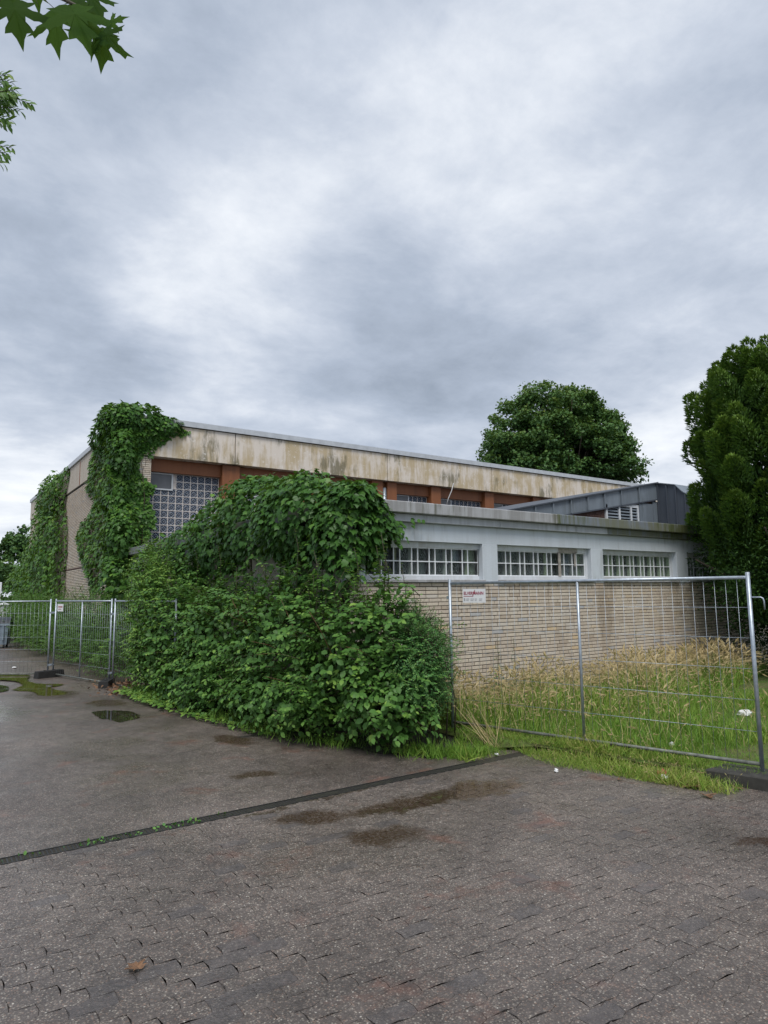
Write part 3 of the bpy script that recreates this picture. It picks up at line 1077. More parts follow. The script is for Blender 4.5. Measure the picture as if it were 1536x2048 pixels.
mb = MB()
mb.add([(10.2, WB + 0.06, 3.33), (18.679, WB + 0.06, 3.33), (18.679, WB + 0.06, wtop(18.66) - 0.01), (10.2, WB + 0.06, wtop(10.2) - 0.01),
        (10.2, WB + 6, 3.33), (18.679, WB + 6, 3.33), (18.679, WB + 6, wtop(18.66) - 0.01), (10.2, WB + 6, wtop(10.2) - 0.01)],
       [(0, 1, 2, 3), (5, 4, 7, 6), (4, 0, 3, 7), (1, 5, 6, 2), (3, 2, 6, 7)])
part('clerestory_wall', mb, M['slate_band'], dm)
edges = [10.2, 11.0, 11.75, 12.45, 13.15, 13.85, 14.58, 15.3, 16.05, 16.85, 17.72, 18.679]
for a, b_ in zip(edges[:-1], edges[1:]):
    m_ = MB()
    m_.add([(a, WB, wbot(a)), (b_, WB, wbot(b_)), (b_, WB, wtop(b_)), (a, WB, wtop(a)), (a, WB + 0.055, wbot(a)), (b_, WB + 0.055, wbot(b_)), (b_, WB + 0.055, wtop(b_)), (a, WB + 0.055, wtop(a))],
           [(0, 1, 2, 3), (4, 7, 6, 5), (0, 4, 5, 1), (3, 2, 6, 7), (1, 5, 6, 2), (0, 3, 7, 4)])
    m_.box(b_ - 0.036, WB - 0.045, wbot(b_) + 0.01, b_, WB - 0.001, wtop(b_) - 0.02)
    part('zinc_panel', m_, M['zinc'], dm)
mb = MB()
for a, b_ in zip(edges[:-1], edges[1:]):
    mb.add([(a, WB - 0.07, wtop(a) + 0.002), (b_, WB - 0.07, wtop(b_) + 0.002), (b_, WB + 6, wtop(b_) + 0.002), (a, WB + 6, wtop(a) + 0.002),
            (a, WB - 0.07, wtop(a) + 0.035), (b_, WB - 0.07, wtop(b_) + 0.035), (b_, WB + 6, wtop(b_) + 0.035), (a, WB + 6, wtop(a) + 0.035)],
           [(3, 2, 1, 0), (4, 5, 6, 7), (0, 1, 5, 4), (1, 2, 6, 5), (2, 3, 7, 6), (3, 0, 4, 7)])
    mb.add([(a, WB - 0.03, wbot(a) - 0.03), (b_, WB - 0.03, wbot(b_) - 0.03), (b_, WB - 0.03, wbot(b_) + 0.008), (a, WB - 0.03, wbot(a) + 0.008),
            (a, WB + 0.05, wbot(a) - 0.03), (b_, WB + 0.05, wbot(b_) - 0.03), (b_, WB + 0.05, wbot(b_) - 0.002), (a, WB + 0.05, wbot(a) - 0.002)],
           [(0, 1, 2, 3), (5, 4, 7, 6), (4, 0, 3, 7), (1, 5, 6, 2), (0, 4, 5, 1)])
part('zinc_capping', mb, M['zinc_dark'], dm)
# lower zinc panels right of the louvre window
for a, b_ in ((17.72, 17.86), (17.875, 18.42), (18.435, 18.679)):
    m_ = MB()
    m_.box(a, WB + 0.005, 3.34, b_, WB + 0.058, wbot(a) - 0.035)
    part('zinc_panel', m_, M['zinc'], dm)
# bricks under the wedge
mb = MB()
for (s, w, z) in brick_rows(13.2, 16.1, 3.6, 4.28, 31):
    if z + BRH < wbot(s) - 0.05:
        v = brick_verts(w) + np.array((s, WB + 0.045, z))
        mb.add([tuple(p) for p in v], BT_F)
stuff(part('brick_infill', mb, M['slate_band'], dm))
# small louvred window
mb = MB()
for x in (16.12, 16.72, 17.28, 17.62):
    mb.box(x, WB + 0.0, 3.72, x + 0.07, WB + 0.06, 4.42)
mb.box(16.12, WB + 0.002, 4.40, 17.69, WB + 0.06, 4.50)
mb.box(16.12, WB + 0.002, 3.66, 17.69, WB + 0.06, 3.74)
part('louvre_frame', mb, M['white_paint'], dm)
mb = MB()
mb.box(16.15, WB + 0.056, 3.7, 17.66, WB + 0.0595, 4.45)
part('louvre_back', mb, M['inside'], dm)
for k in range(7):
    m_ = MB()
    z = 3.78 + 0.092 * k
    m_.add([(16.19, WB + 0.012, z), (17.62, WB + 0.012, z), (17.62, WB + 0.05, z + 0.045), (16.19, WB + 0.05, z + 0.045),
            (16.19, WB + 0.012, z - 0.012), (17.62, WB + 0.012, z - 0.012), (17.62, WB + 0.05, z + 0.033), (16.19, WB + 0.05, z + 0.033)],
           [(0, 1, 2, 3), (7, 6, 5, 4), (0, 4, 5, 1), (3, 2, 6, 7)])
    part('slat', m_, M['zinc'], dm)
# projecting dark gable with standing seams (faces the camera side)
GA = 18.68
prof = [(WB + 0.0, 5.245), (11.37, 5.10), (11.14, 4.86), (10.6, 4.5), (10.6, 3.34), (WB, 3.34)]
mb = MB()
n = len(prof)
mb.add([(GA, b_, z) for b_, z in prof] + [(GA + 4, b_, z) for b_, z in prof], [tuple(range(n))[::-1], tuple(range(n, 2 * n))] + [(i, (i + 1) % n, n + (i + 1) % n, n + i) for i in range(n)])
part('gable', mb, M['zinc_dark'], dm)


def gtop(b_):
    for (b0, z0), (b1, z1) in zip(prof[:4], prof[1:4]):
        if b1 <= b_ <= b0:
            return z0 + (z1 - z0) * (b_ - b0) / (b1 - b0)
    return 4.5


for b_ in (11.96, 11.66, 11.36, 11.06, 10.76):
    m_ = MB()
    m_.box(GA - 0.045, b_ - 0.016, 3.34, GA - 0.001, b_ + 0.016, gtop(b_) - 0.03)
    part('standing_seam', m_, M['zinc_dark'], dm)
mb = MB()
for (b0, z0), (b1, z1) in zip(prof[:3], prof[1:4]):
    mb.add([(GA - 0.05, b0, z0 + 0.002), (GA + 4, b0, z0 + 0.002), (GA + 4, b1, z1 + 0.002), (GA - 0.05, b1, z1 + 0.002),
            (GA - 0.05, b0, z0 + 0.03), (GA + 4, b0, z0 + 0.03), (GA + 4, b1, z1 + 0.03), (GA - 0.05, b1, z1 + 0.03)],
           [(0, 1, 2, 3), (7, 6, 5, 4), (0, 3, 7, 4), (1, 5, 6, 2)])
part('gable_capping', mb, M['zinc'], dm)

# ------------------------------------------------------------------ sports hall
HX0, HX1, HY1 = 5.0, 38.0, 44.0
hall = thing('hall_building', 'tall flat-roofed hall behind the annex with stained cream fascia and brown posts', 'building', (5.0, 21.3, 0))
mb = MB()
mb.box(HX0 + 0.02, HB + 0.62, -0.5, HX1, HY1, 7.40)
part('core', mb, M['inside'], hall)
mb = MB()
mb.box(HX0 + 0.02, HB + 0.02, 7.402, HX1, HY1, 7.56)
part('roof', mb, M['roof_felt'], hall)
# front fascia panels
fe = [4.98, 8.555, 14.94, 20.63, 26.9, 32.5, HX1]
for a, b_ in zip(fe[:-1], fe[1:]):
    m_ = MB()
    m_.box(a + 0.012, HB, 6.36, b_ - 0.012, HB + 0.6, 7.435)
    part('fascia_panel', m_, M['fascia'], hall, bevel=0.01)
mb = MB()
mb.box(5.1, HB + 0.03, 6.365, HX1 - 0.1, HB + 0.58, 7.43)
part('fascia_backing', mb, M['dark_gap'], hall)
ce = [4.9, 10.0, 14.9, 20.5, 26.0, 32.0, HX1]
for a, b_ in zip(ce[:-1], ce[1:]):
    m_ = MB()
    m_.box(a + 0.004, HB - 0.07, 7.452, b_ - 0.004, HB + 0.5, 7.63)
    part('roof_edge', m_, M['zinc_cap'], hall)
mb = MB()
mb.box(4.95, HB - 0.02, 7.437, HX1, HB + 0.5, 7.451)
part('edge_shadow_gap', mb, M['dark_gap'], hall)
# brown beam and posts
cols = [(8.17, 8.80), (11.22, 11.83), (14.30, 14.82), (15.04, 15.50), (17.28, 17.80), (20.33, 20.87), (23.42, 23.95), (26.5, 27.0), (29.5, 30.0)]
mb = MB()
mb.box(5.76, HB + 0.34, 5.93, HX1, HB + 0.60, 6.355)
part('lintel_beam', mb, M['brown'], hall)
for a, b_ in cols:
    m_ = MB()
    m_.box(a, HB + 0.16, 3.2, b_, HB + 0.61, 6.352)
    part('post', m_, M['brown'], hall, bevel=0.01)
# brick pier at the corner
mb = MB()
mb.box(HX0 + 0.011, HB + 0.031, -0.3, 5.74, HB + 0.6, 6.34)
pier = part('corner_pier', mb, M['mortar'], hall)
brick_wall(pier, HB + 0.02, brick_rows(HX0 + 0.01, 5.75, 3.0, 6.31, 11, (3, 5)), 12)
# tall glass-block windows
bays = [(5.76, 8.17, 12), (8.80, 11.22, 6), (11.83, 14.30, 5), (15.50, 17.28, 4), (17.80, 20.33, 4), (20.87, 23.42, 4), (23.95, 26.5, 4)]
TP = 0.2436
tb = MB()
tb.add([(0, 0, 0), (TP - 0.02, 0, 0), (TP - 0.02, 0, TP - 0.02), (0, 0, TP - 0.02), (0, 0.03, 0), (TP - 0.02, 0.03, 0), (TP - 0.02, 0.03, TP - 0.02), (0, 0.03, TP - 0.02)],
       [(0, 1, 2, 3), (0, 4, 5, 1), (1, 5, 6, 2), (2, 6, 7, 3), (3, 7, 4, 0)])
tbm = tb.mesh('glass_block', M['weave_glass'])
for bi, (x0, x1, nr) in enumerate(bays):
    yp = HB + 0.5
    win = link('window', None, hall, (x0 - 5.0, 0, 5.9))
    wl = Vector((x0, HB, 5.9))
    ztop = 5.92
    vx1, vz0 = x0 + 0.83, 5.36
    nc = int((x1 - x0) / TP + 0.99)
    mb = MB()
    mb.box(x0, yp + 0.02, ztop - nr * TP - 0.02, x1, yp + 0.045, ztop)
    for c in range(nc + 1):
        xa = x1 - 0.01 - c * TP
        if xa > x0 - 0.02:
            zt = ztop if xa > vx1 - 0.03 else vz0
            mb.box(xa - 0.012, yp - 0.008, ztop - nr * TP - 0.015, xa + 0.012, yp + 0.0195, zt)
    for r in range(nr + 1):
        za = ztop - r * TP
        xl = x0 if za < vz0 + 0.02 else vx1
        mb.box(xl, yp - 0.006, za - 0.012, x1, yp + 0.019, za + 0.012)
    part('mortar_grid', mb, M['grout'], win)
    mb = MB()
    mb.box(x0, yp - 0.04, vz0, vx1, yp - 0.005, vz0 + 0.045)
    mb.box(vx1 - 0.045, yp - 0.04, vz0 + 0.046, vx1, yp - 0.005, ztop)
    mb.box(x0, yp - 0.04, ztop - 0.04, vx1 - 0.046, yp - 0.005, ztop)
    part('vent_frame', mb, M['white_paint'], win)
    mb = MB()
    mb.box(x0, yp - 0.015, vz0 + 0.045, vx1 - 0.046, yp - 0.006, ztop - 0.04)
    part('vent_pane', mb, M['vent_pane'], win)
    vis = []
    for r in range(nr):
        for c in range(nc):
            xa = x1 - 0.01 - (c + 1) * TP
            za = ztop - (r + 1) * TP
            if za + 0.1 > vz0 and xa + 0.1 < vx1:
                continue
            if xa < x0 - 0.11:
                continue
            link('glass_block', tbm, win, Vector((xa + 0.01, yp, za + 0.01)) - wl)
    mb = MB()
    mb.box(x0, yp - 0.02, 3.0, x1, yp + 0.05, ztop - nr * TP - 0.022)
    part('parapet', mb, M['mortar'], win)
# downpipe between the two middle posts, dangling cable
mb = MB()
mb.tube([(14.93, HB + 0.24, 3.3), (14.93, HB + 0.24, 6.10)], 0.085, 10)
part('downpipe', mb, M['galv'], hall, True)
mb = MB()
mb.tube([(18.35, HB - 0.02, 6.55), (18.20, HB - 0.06, 6.2), (18.02, HB - 0.04, 5.85), (17.95, HB - 0.02, 5.6)], 0.018, 6)
tag(part('cable', mb, M['cable'], None, True), 'thin pale cable dangling in front of the brown lintel above the annex roof', 'cable')

# left wall of the hall: clinker courses, dark bands, panels
mb = MB()
mb.box(HX0 + 0.012, HB + 0.62, -0.5, HX0 + 0.25, HY1, 6.33)
lw = part('gable_wall', mb, M['mortar'], hall)
for (z0, z1, s) in ((1.3, 3.0, 21), (3.08, 6.32, 22)):
    brick_wall(lw, HX0, brick_rows(HB + 0.03, HY1 - 0.05, z0, z1, s), s + 50, 0, 'y', 0.043)
mb = MB()
mb.box(HX0 - 0.004, HB + 0.04, 3.012, HX0 + 0.1, HY1 - 0.06, 3.07)
part('slate_course', mb, M['slate_band'], hall)
mb = MB()
mb.box(HX0 + 0.006, HB + 0.62, 6.331, HX0 + 0.2, HY1 - 0.02, 6.40)
part('shadow_joint', mb, M['dark_gap'], hall)
pe = [HB + 0.61, 25.1, 28.75, 32.4, 36.05, 39.7, HY1]
for a, b_ in zip(pe[:-1], pe[1:]):
    m_ = MB()
    m_.box(HX0 - 0.03, a + 0.012, 6.40, HX0 + 0.2, b_ - 0.012, 7.435)
    part('wall_panel', m_, M['panel'], hall, bevel=0.01)
mb = MB()
mb.box(HX0 - 0.032, 28.82, 6.42, HX0 - 0.0305, 28.99, 7.40)
part('rust_streak', mb, M['brown'], hall)
for a, b_ in ((HB + 0.505, 29.0), (29.0, 36.5), (36.5, HY1 + 0.05)):
    m_ = MB()
    m_.box(HX0 - 0.09, a + 0.004, 7.452, HX0 + 0.4, b_ - 0.004, 7.63)
    part('roof_edge', m_, M['zinc_cap'], hall)


# ------------------------------------------------------------------ foliage tools
def fan(outline, centre, curl=0.0, fold=0.0):
    pts = [(centre[0], centre[1], 0.0)] + [(x, y, 0.0) for x, y in outline]
    v = np.array(pts, float)
    v[:, 2] = -curl * (v[:, 1] - centre[1]) ** 2 + fold * np.abs(v[:, 0])
    n = len(outline)
    f = np.array([(0, 1 + i, 1 + (i + 1) % n) for i in range(n)])
    return v, f


OVAL = (np.array([(0, 0, 0), (0, 0.32, 0.02), (0, 0.68, 0.0), (0, 1, -0.10), (-0.27, 0.25, 0.07), (-0.30, 0.62, 0.06), (0.27, 0.25, 0.07), (0.30, 0.62, 0.06)], float),
        np.array([(0, 1, 4), (1, 2, 5), (1, 5, 4), (2, 3, 5), (0, 6, 1), (1, 6, 7), (1, 7, 2), (2, 7, 3)]))
NARROW = (OVAL[0] * np.array([0.62, 1, 1]), OVAL[1])
IVY = fan([(0, 0.05), (0.16, -0.02), (0.42, 0.12), (0.36, 0.30), (0.46, 0.52), (0.22, 0.60), (0, 1.0), (-0.22, 0.60), (-0.46, 0.52), (-0.36, 0.30), (-0.42, 0.12), (-0.16, -0.02)], (0, 0.35), 0.28, -0.10)
MAPLE = fan([(0, 0.05), (0.08, -0.05), (0.22, -0.06), (0.34, 0.0), (0.52, -0.03), (0.42, 0.10), (0.30, 0.18), (0.42, 0.26), (0.56, 0.27), (0.66, 0.36), (0.92, 0.44), (0.72, 0.47), (0.66, 0.58), (0.54, 0.52), (0.40, 0.52), (0.22, 0.44),
             (0.20, 0.58), (0.30, 0.70), (0.34, 0.84), (0.18, 0.84), (0.10, 0.98), (0.01, 1.26), (-0.08, 1.0), (-0.16, 0.86), (-0.33, 0.82), (-0.27, 0.68), (-0.19, 0.58), (-0.21, 0.44), (-0.38, 0.54), (-0.52, 0.53), (-0.64, 0.60), (-0.70, 0.47), (-0.90, 0.42),
             (-0.64, 0.35), (-0.54, 0.27), (-0.40, 0.25), (-0.29, 0.18), (-0.40, 0.10), (-0.54, -0.05), (-0.32, 0.0), (-0.20, -0.06), (-0.08, -0.05)], (0, 0.28), 0.25, -0.14)
QUAD = (np.array([(-0.5, 0, 0), (0.5, 0, 0.08), (0.32, 0.9, 0.0), (-0.35, 1.0, 0.1)], float), np.array([(0, 1, 2), (0, 2, 3)]))
# yew / grass
SPRIG = (np.array([(0, 0, 0), (-0.16, 0.3, 0.03), (0.16, 0.3, 0.03), (0, 1, -0.04), (0, 0.3, -0.15), (0, 0.35, 0.14)], float),
         np.array([(0, 2, 3), (0, 3, 1), (0, 4, 3), (0, 3, 5)]))


def blade(curve, w=0.03, head=False):
    n = 4
    v = []
    for i in range(n + 1):
        t = i / n
        ww = w * (1 - t * 0.85) * (0.7 if i == 0 else 1)
        y = t * (1 - 0.25 * curve * t)
        z = curve * t * t * 0.6
        if i == n:
            v.append((0, y, z))
        else:
            v += [(-ww, y, z), (ww, y, z)]
    f = []
    for i in range(n - 1):
        f += [(2 * i, 2 * i + 1, 2 * i + 3), (2 * i, 2 * i + 3, 2 * i + 2)]
    f.append((2 * n - 2, 2 * n - 1, 2 * n))
    v = np.array(v, float)
    if head:
        o = len(v)
        tip = v[-1]
        d = np.array([0.0, 0.75 - curve * 0.5, 0.3 + curve])
        d = d / np.linalg.norm(d) * 0.17
        hw = 0.016
        v = np.vstack([v, tip - d * 0.15, tip + d * 0.35 + (hw, 0, 0), tip + d * 0.35 - (hw, 0, 0), tip + d])
        f += [(o, o + 1, o + 2), (o + 1, o + 3, o + 2)]
        v = np.vstack([v, tip + d * 0.35 + np.array((0, -hw, hw)), tip + d * 0.35 - np.array((0, -hw, hw))])
        f += [(o, o + 4, o + 3), (o, o + 3, o + 5)]
    return v, np.array(f)


def frames(yd, nn):
    y = nrm(yd)
    x = nrm(np.cross(y, nn))
    z = np.cross(x, y)
    return x, y, z


def place(tmpl, pos, yd, nn, sc):
    tv, tf = tmpl
    x, y, z = frames(yd, nn)
    v = pos[:, None, :] + sc[:, None, None] * (tv[None, :, 0:1] * x[:, None] + tv[None, :, 1:2] * y[:, None] + tv[None, :, 2:3] * z[:, None])
    f = tf[None] + (np.arange(len(pos)) * len(tv))[:, None, None]
    return v.reshape(-1, 3), f.reshape(-1, 3)


class Leafage:
    def __init__(self):
        self.p, self.y, self.n, self.s, self.t = [], [], [], [], []

    def add(self, p, y, n, s, t):
        k = len(p)
        self.p.append(np.asarray(p, float))
        self.y.append(np.broadcast_to(y, (k, 3)).astype(float))
        self.n.append(np.broadcast_to(n, (k, 3)).astype(float))
        self.s.append(np.broadcast_to(s, (k,)).astype(float))
        self.t.append(np.broadcast_to(t, (k,)).astype(float))

    def build(self, root, tmpl, mat, individual=0, leaf_name='leaf', rest_name='foliage', cell=7):
        p, y, n, s, t = (np.concatenate(q) for q in (self.p, self.y, self.n, self.s, self.t))
        base = np.array(root.location)
        keep = np.ones(len(p), bool)
        if individual:
            sel_ = showing(p, s, individual, cell)
            keep[sel_] = False
            var = [mesh_np(leaf_name, tmpl[0], tmpl[1], mat, {'tint': np.full(len(tmpl[0]), (k + 0.5) / 10)}, True) for k in range(10)]
            x_, y_, z_ = frames(y[sel_], n[sel_])
            for i, k in enumerate(sel_):
                o = link(leaf_name, var[int(np.clip(t[k] * 10, 0, 9))], root)
                mm = Matrix.Identity(4)
                for r in range(3):
                    mm[r][0], mm[r][1], mm[r][2] = x_[i][r] * s[k], y_[i][r] * s[k], z_[i][r] * s[k]
                    mm[r][3] = p[k][r] - base[r]
                o.matrix_basis = mm
        v, f = place(tmpl, p[keep], y[keep], n[keep], s[keep])
        me = mesh_np(rest_name, v - base, f, mat, {'tint': np.repeat(t[keep], len(tmpl[0]))}, len(tmpl[0]) > 4)
        return stuff(link(rest_name, me, root))


def rdir(n, r=rng):
    return nrm(r.normal(size=(n, 3)))


def ivy_wall(L, poly, plane, n, out, axis, size, bulge, seed, tip=0.0):
    """leaves over a wall region; axis 'y' = wall facing -x, 'x' = wall facing -y"""
    r = np.random.default_rng(seed)
    pl = np.array(poly)
    lo, hi = pl.min(0), pl.max(0)
    pts = r.uniform(lo - 0.15, hi + 0.15, (n * 4, 2))
    jit = 0.18 * np.c_[sn(np.c_[pts, pts[:, :1]], 3.1), sn(np.c_[pts, pts[:, :1]], 3.7, 9)]
    ok = inpoly(pts[:, 0] + jit[:, 0], pts[:, 1] + jit[:, 1], poly)
    pts = pts[ok][:n]
    k = len(pts)
    # distance to the outline lets the growth thin out at its edge
    dmin = np.full(k, 9.0)
    m = len(pl)
    for i in range(m):
        a, b_ = pl[i], pl[(i + 1) % m]
        ab = b_ - a
        t_ = np.clip(((pts - a) @ ab) / (ab @ ab + 1e-9), 0, 1)
        dmin = np.minimum(dmin, np.linalg.norm(pts - (a + t_[:, None] * ab), axis=1))
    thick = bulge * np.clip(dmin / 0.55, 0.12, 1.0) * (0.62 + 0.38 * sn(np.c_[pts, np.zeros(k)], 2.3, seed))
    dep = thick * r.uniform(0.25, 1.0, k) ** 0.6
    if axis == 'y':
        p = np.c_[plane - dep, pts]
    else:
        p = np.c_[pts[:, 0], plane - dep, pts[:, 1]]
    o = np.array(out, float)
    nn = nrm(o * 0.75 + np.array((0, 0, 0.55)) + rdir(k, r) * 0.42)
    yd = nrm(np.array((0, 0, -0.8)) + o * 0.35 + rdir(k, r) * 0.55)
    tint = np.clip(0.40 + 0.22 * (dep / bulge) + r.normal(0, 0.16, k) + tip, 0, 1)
    L.add(p, yd, nn, size * r.uniform(0.65, 1.2, k), tint)


def ivy_blob(L, c, rad, n, size, seed, tip=0.0, lo=-0.5, cam_bias=True):
    r = np.random.default_rng(seed)
    u = rdir(n * 2, r)
    u = u[u[:, 2] > lo][:n]
    k = len(u)
    c = np.array(c)
    rad = np.array(rad)
    sc = (0.80 + 0.20 * r.random(k)) * (1 + 0.13 * sn(u * rad + c, 2.6, seed))
    p = c + u * rad * sc[:, None]
    o = nrm(u / rad)
    nn = nrm(o * 0.8 + np.array((0, 0, 0.5)) + rdir(k, r) * 0.4)
    yd = nrm(np.array((0, 0, -0.75)) + o * 0.45 + rdir(k, r) * 0.5)
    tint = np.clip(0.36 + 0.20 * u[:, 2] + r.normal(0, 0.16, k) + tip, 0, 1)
    L.add(p, yd, nn, size * r.uniform(0.65, 1.2, k), tint)


def stems(root, paths, mat, name='stem'):
    """a few stout stems are parts of their own; many thin twigs are one part"""
    if name == 'trunk':
        m_ = MB()
        pts, r0, r1 = paths[0]
        m_.tube(pts, [r0 + (r1 - r0) * i / (len(pts) - 1) for i in range(len(pts))], 9)
        part('trunk', m_, mat, root, True)
        paths, name = paths[1:], 'limbs'
        if not paths:
            return
    many = len(paths) > 6
    m_ = MB()
    for pts, r0, r1 in paths:
        n = len(pts)
        m_.tube(pts, [r0 + (r1 - r0) * i / (n - 1) for i in range(n)], 6)
        if not many:
            part(name, m_, mat, root, True)
            m_ = MB()
    if many:
        stuff(part(name, m_, mat, root, True))


# ivy on the hall corner
ivy_c = thing('ivy_plant', 'thick ivy climbing the hall corner beside the tall glass-block window, over the roof edge', 'ivy', (4.9, 21.3, 0))
L = Leafage()
poly_l = [(21.2, 7.6), (23.6, 7.6), (26.1, 7.6), (25.76, 7.46), (27.46, 7.3), (27.57, 6.42), (28.28, 6.02), (26.43, 5.5), (27.52, 4.85), (29.07, 4.9), (29.47, 4.32), (28.7, 3.36), (27.04, 2.72), (26.63, 2.16), (25.13, 2.15), (25.31, 3.03), (23.66, 2.8), (22.81, 2.13), (21.4, 1.2), (20.9, 1.2), (20.9, 7.6)]
ivy_wall(L, [(y_ - (0.7 if y_ > 24 else 0.0), z_) for y_, z_ in poly_l], 4.98, 4600, (-1, 0, 0), 'y', 0.15, 0.26, 1)
poly_f = [(4.5, 7.7), (6.35, 7.59), (6.93, 7.42), (6.6, 7.2), (6.13, 6.82), (5.66, 6.52), (5.44, 6.41), (5.3, 6.0), (5.41, 5.69), (5.77, 5.57), (5.95, 5.4), (5.6, 5.14), (5.85, 4.76), (5.95, 4.45), (5.75, 3.97), (5.45, 3.33), (5.2, 1.5), (4.5, 1.5)]
ivy_wall(L, poly_f, HB + 0.02, 3600, (0, -1, 0), 'x', 0.15, 0.42, 2, 0.03)
for c, rad, n, s in (((5.0, 22.4, 7.55), (0.75, 1.5, 0.62), 1500, 3), ((5.25, 21.5, 7.5), (1.0, 0.7, 0.58), 1300, 4), ((5.0, 24.0, 7.5), (0.55, 1.4, 0.78), 900, 5), ((6.1, 21.35, 7.42), (0.6, 0.38, 0.34), 400, 6),
                     ((4.85, 21.5, 6.4), (0.45, 0.9, 0.9), 800, 7), ((4.88, 22.0, 5.1), (0.40, 1.1, 0.9), 800, 8), ((4.9, 21.4, 3.9), (0.50, 0.9, 1.0), 800, 9), ((4.85, 21.6, 2.5), (0.50, 0.9, 1.1), 800, 10)):
    ivy_blob(L, c, rad, n, 0.15, s, lo=-1.0)
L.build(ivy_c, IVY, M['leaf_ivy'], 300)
stems(ivy_c, [([(4.95, 21.6, 0), (4.92, 21.8, 2), (4.94, 21.5, 4), (4.93, 21.9, 6.5)], 0.05, 0.02), ([(4.96, 25.8, 0), (4.93, 25.6, 2.4), (4.95, 26.6, 5)], 0.04, 0.015), ([(5.5, 21.2, 3.4), (5.55, 21.22, 5.0), (5.4, 21.2, 6.2)], 0.02, 0.01)], M['twig'])

ivy_a = thing('ivy_plant', 'tall ivy curtain covering the far left end of the hall side wall', 'ivy', (4.9, 37, 0))
L = Leafage()
poly1 = [(31.4, 7.6), (35.72, 7.7), (38.29, 7.33), (39.25, 5.98), (40.01, 4.96), (43.0, 4.32), (43.9, 2.33), (44.2, 0.2), (31.11, 0.2), (31.12, 3.05), (31.09, 4.76), (31.97, 6.17), (31.12, 7.16)]
ivy_wall(L, poly1, 4.98, 7500, (-1, 0, 0), 'y', 0.17, 0.60, 13, 0.10)
for c, rad, n, s in (((4.75, 35.0, 6.7), (0.5, 2.6, 1.1), 900, 14), ((4.6, 36.0, 4.6), (0.6, 3.6, 1.7), 1000, 15), ((4.45, 37.5, 2.6), (0.75, 5.2, 1.9), 1500, 16), ((4.3, 42, 1.7), (0.8, 2.6, 1.8), 900, 17)):
    ivy_blob(L, c, rad, n, 0.16, s, 0.08, -1.0)
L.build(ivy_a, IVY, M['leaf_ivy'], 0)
stems(ivy_a, [([(4.95, 35, -0.2), (4.9, 35.4, 3), (4.93, 34.6, 6.6)], 0.05, 0.02), ([(4.95, 32.4, -0.2), (4.9, 32.0, 3), (4.93, 32.2, 6.4)], 0.04, 0.02)], M['twig'])

# ivy mound over the annex corner
ivy_m = thing('ivy_plant', 'bulging dark ivy mound over the annex corner and its grey coping', 'ivy', (5.2, 8.6, 0))
L = Leafage()
MN = [((5.20, 10.0, 3.25), (0.72, 1.15, 0.80), 2600), ((5.25, 11.9, 3.40), (0.70, 1.30, 0.90), 2300), ((5.36, 8.78, 2.98), (0.62, 0.62, 0.74), 1900), ((5.15, 13.6, 3.15), (0.62, 1.1, 0.85), 1500),
      ((5.15, 15.3, 2.95), (0.55, 1.3, 0.72), 1200), ((5.12, 17.2, 2.95), (0.45, 1.3, 0.55), 800), ((5.15, 9.4, 2.35), (0.36, 1.2, 0.8), 900), ((5.18, 11.6, 2.35), (0.34, 2.2, 1.0), 1200), ((5.2, 14.2, 2.3), (0.3, 2.0, 0.9), 800), ((5.66, 8.45, 3.0), (0.33, 0.28, 0.42), 500), ((5.32, 8.42, 3.40), (0.42, 0.34, 0.26), 500)]
for i, (c, rad, n) in enumerate(MN):
    ivy_blob(L, c, rad, n, 0.118, 40 + i, -0.10, -0.9)
# trailing sprigs along the cornice
for k in range(5):
    r = np.random.default_rng(90 + k)
    n = 12
    t_ = np.linspace(0, 1, n)
    x = 5.95 + 0.55 * t_ * (1 if k == 0 else r.uniform(0.1, 0.5))
    z = 3.06 - 0.05 * np.sin(t_ * 5) - (0 if k == 0 else r.uniform(0.1, 0.5)) * t_
    L.add(np.c_[x, np.full(n, FB - 0.14), z] + r.normal(0, 0.03, (n, 3)), nrm(np.array((0.3, -0.3, -0.8)) + rdir(n, r) * 0.4), nrm(np.array((0, -0.8, 0.5)) + rdir(n, r) * 0.3), 0.085, 0.5)
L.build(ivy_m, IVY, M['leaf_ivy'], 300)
stems(ivy_m, [([(5.1, 9.2, 0), (5.05, 9.3, 1.4), (5.1, 9.6, 2.6), (5.1, 10.0, 3.2)], 0.035, 0.015), ([(5.1, 11.5, 0), (5.08, 11.6, 1.6), (5.12, 12, 3.2)], 0.03, 0.015)], M['twig'])


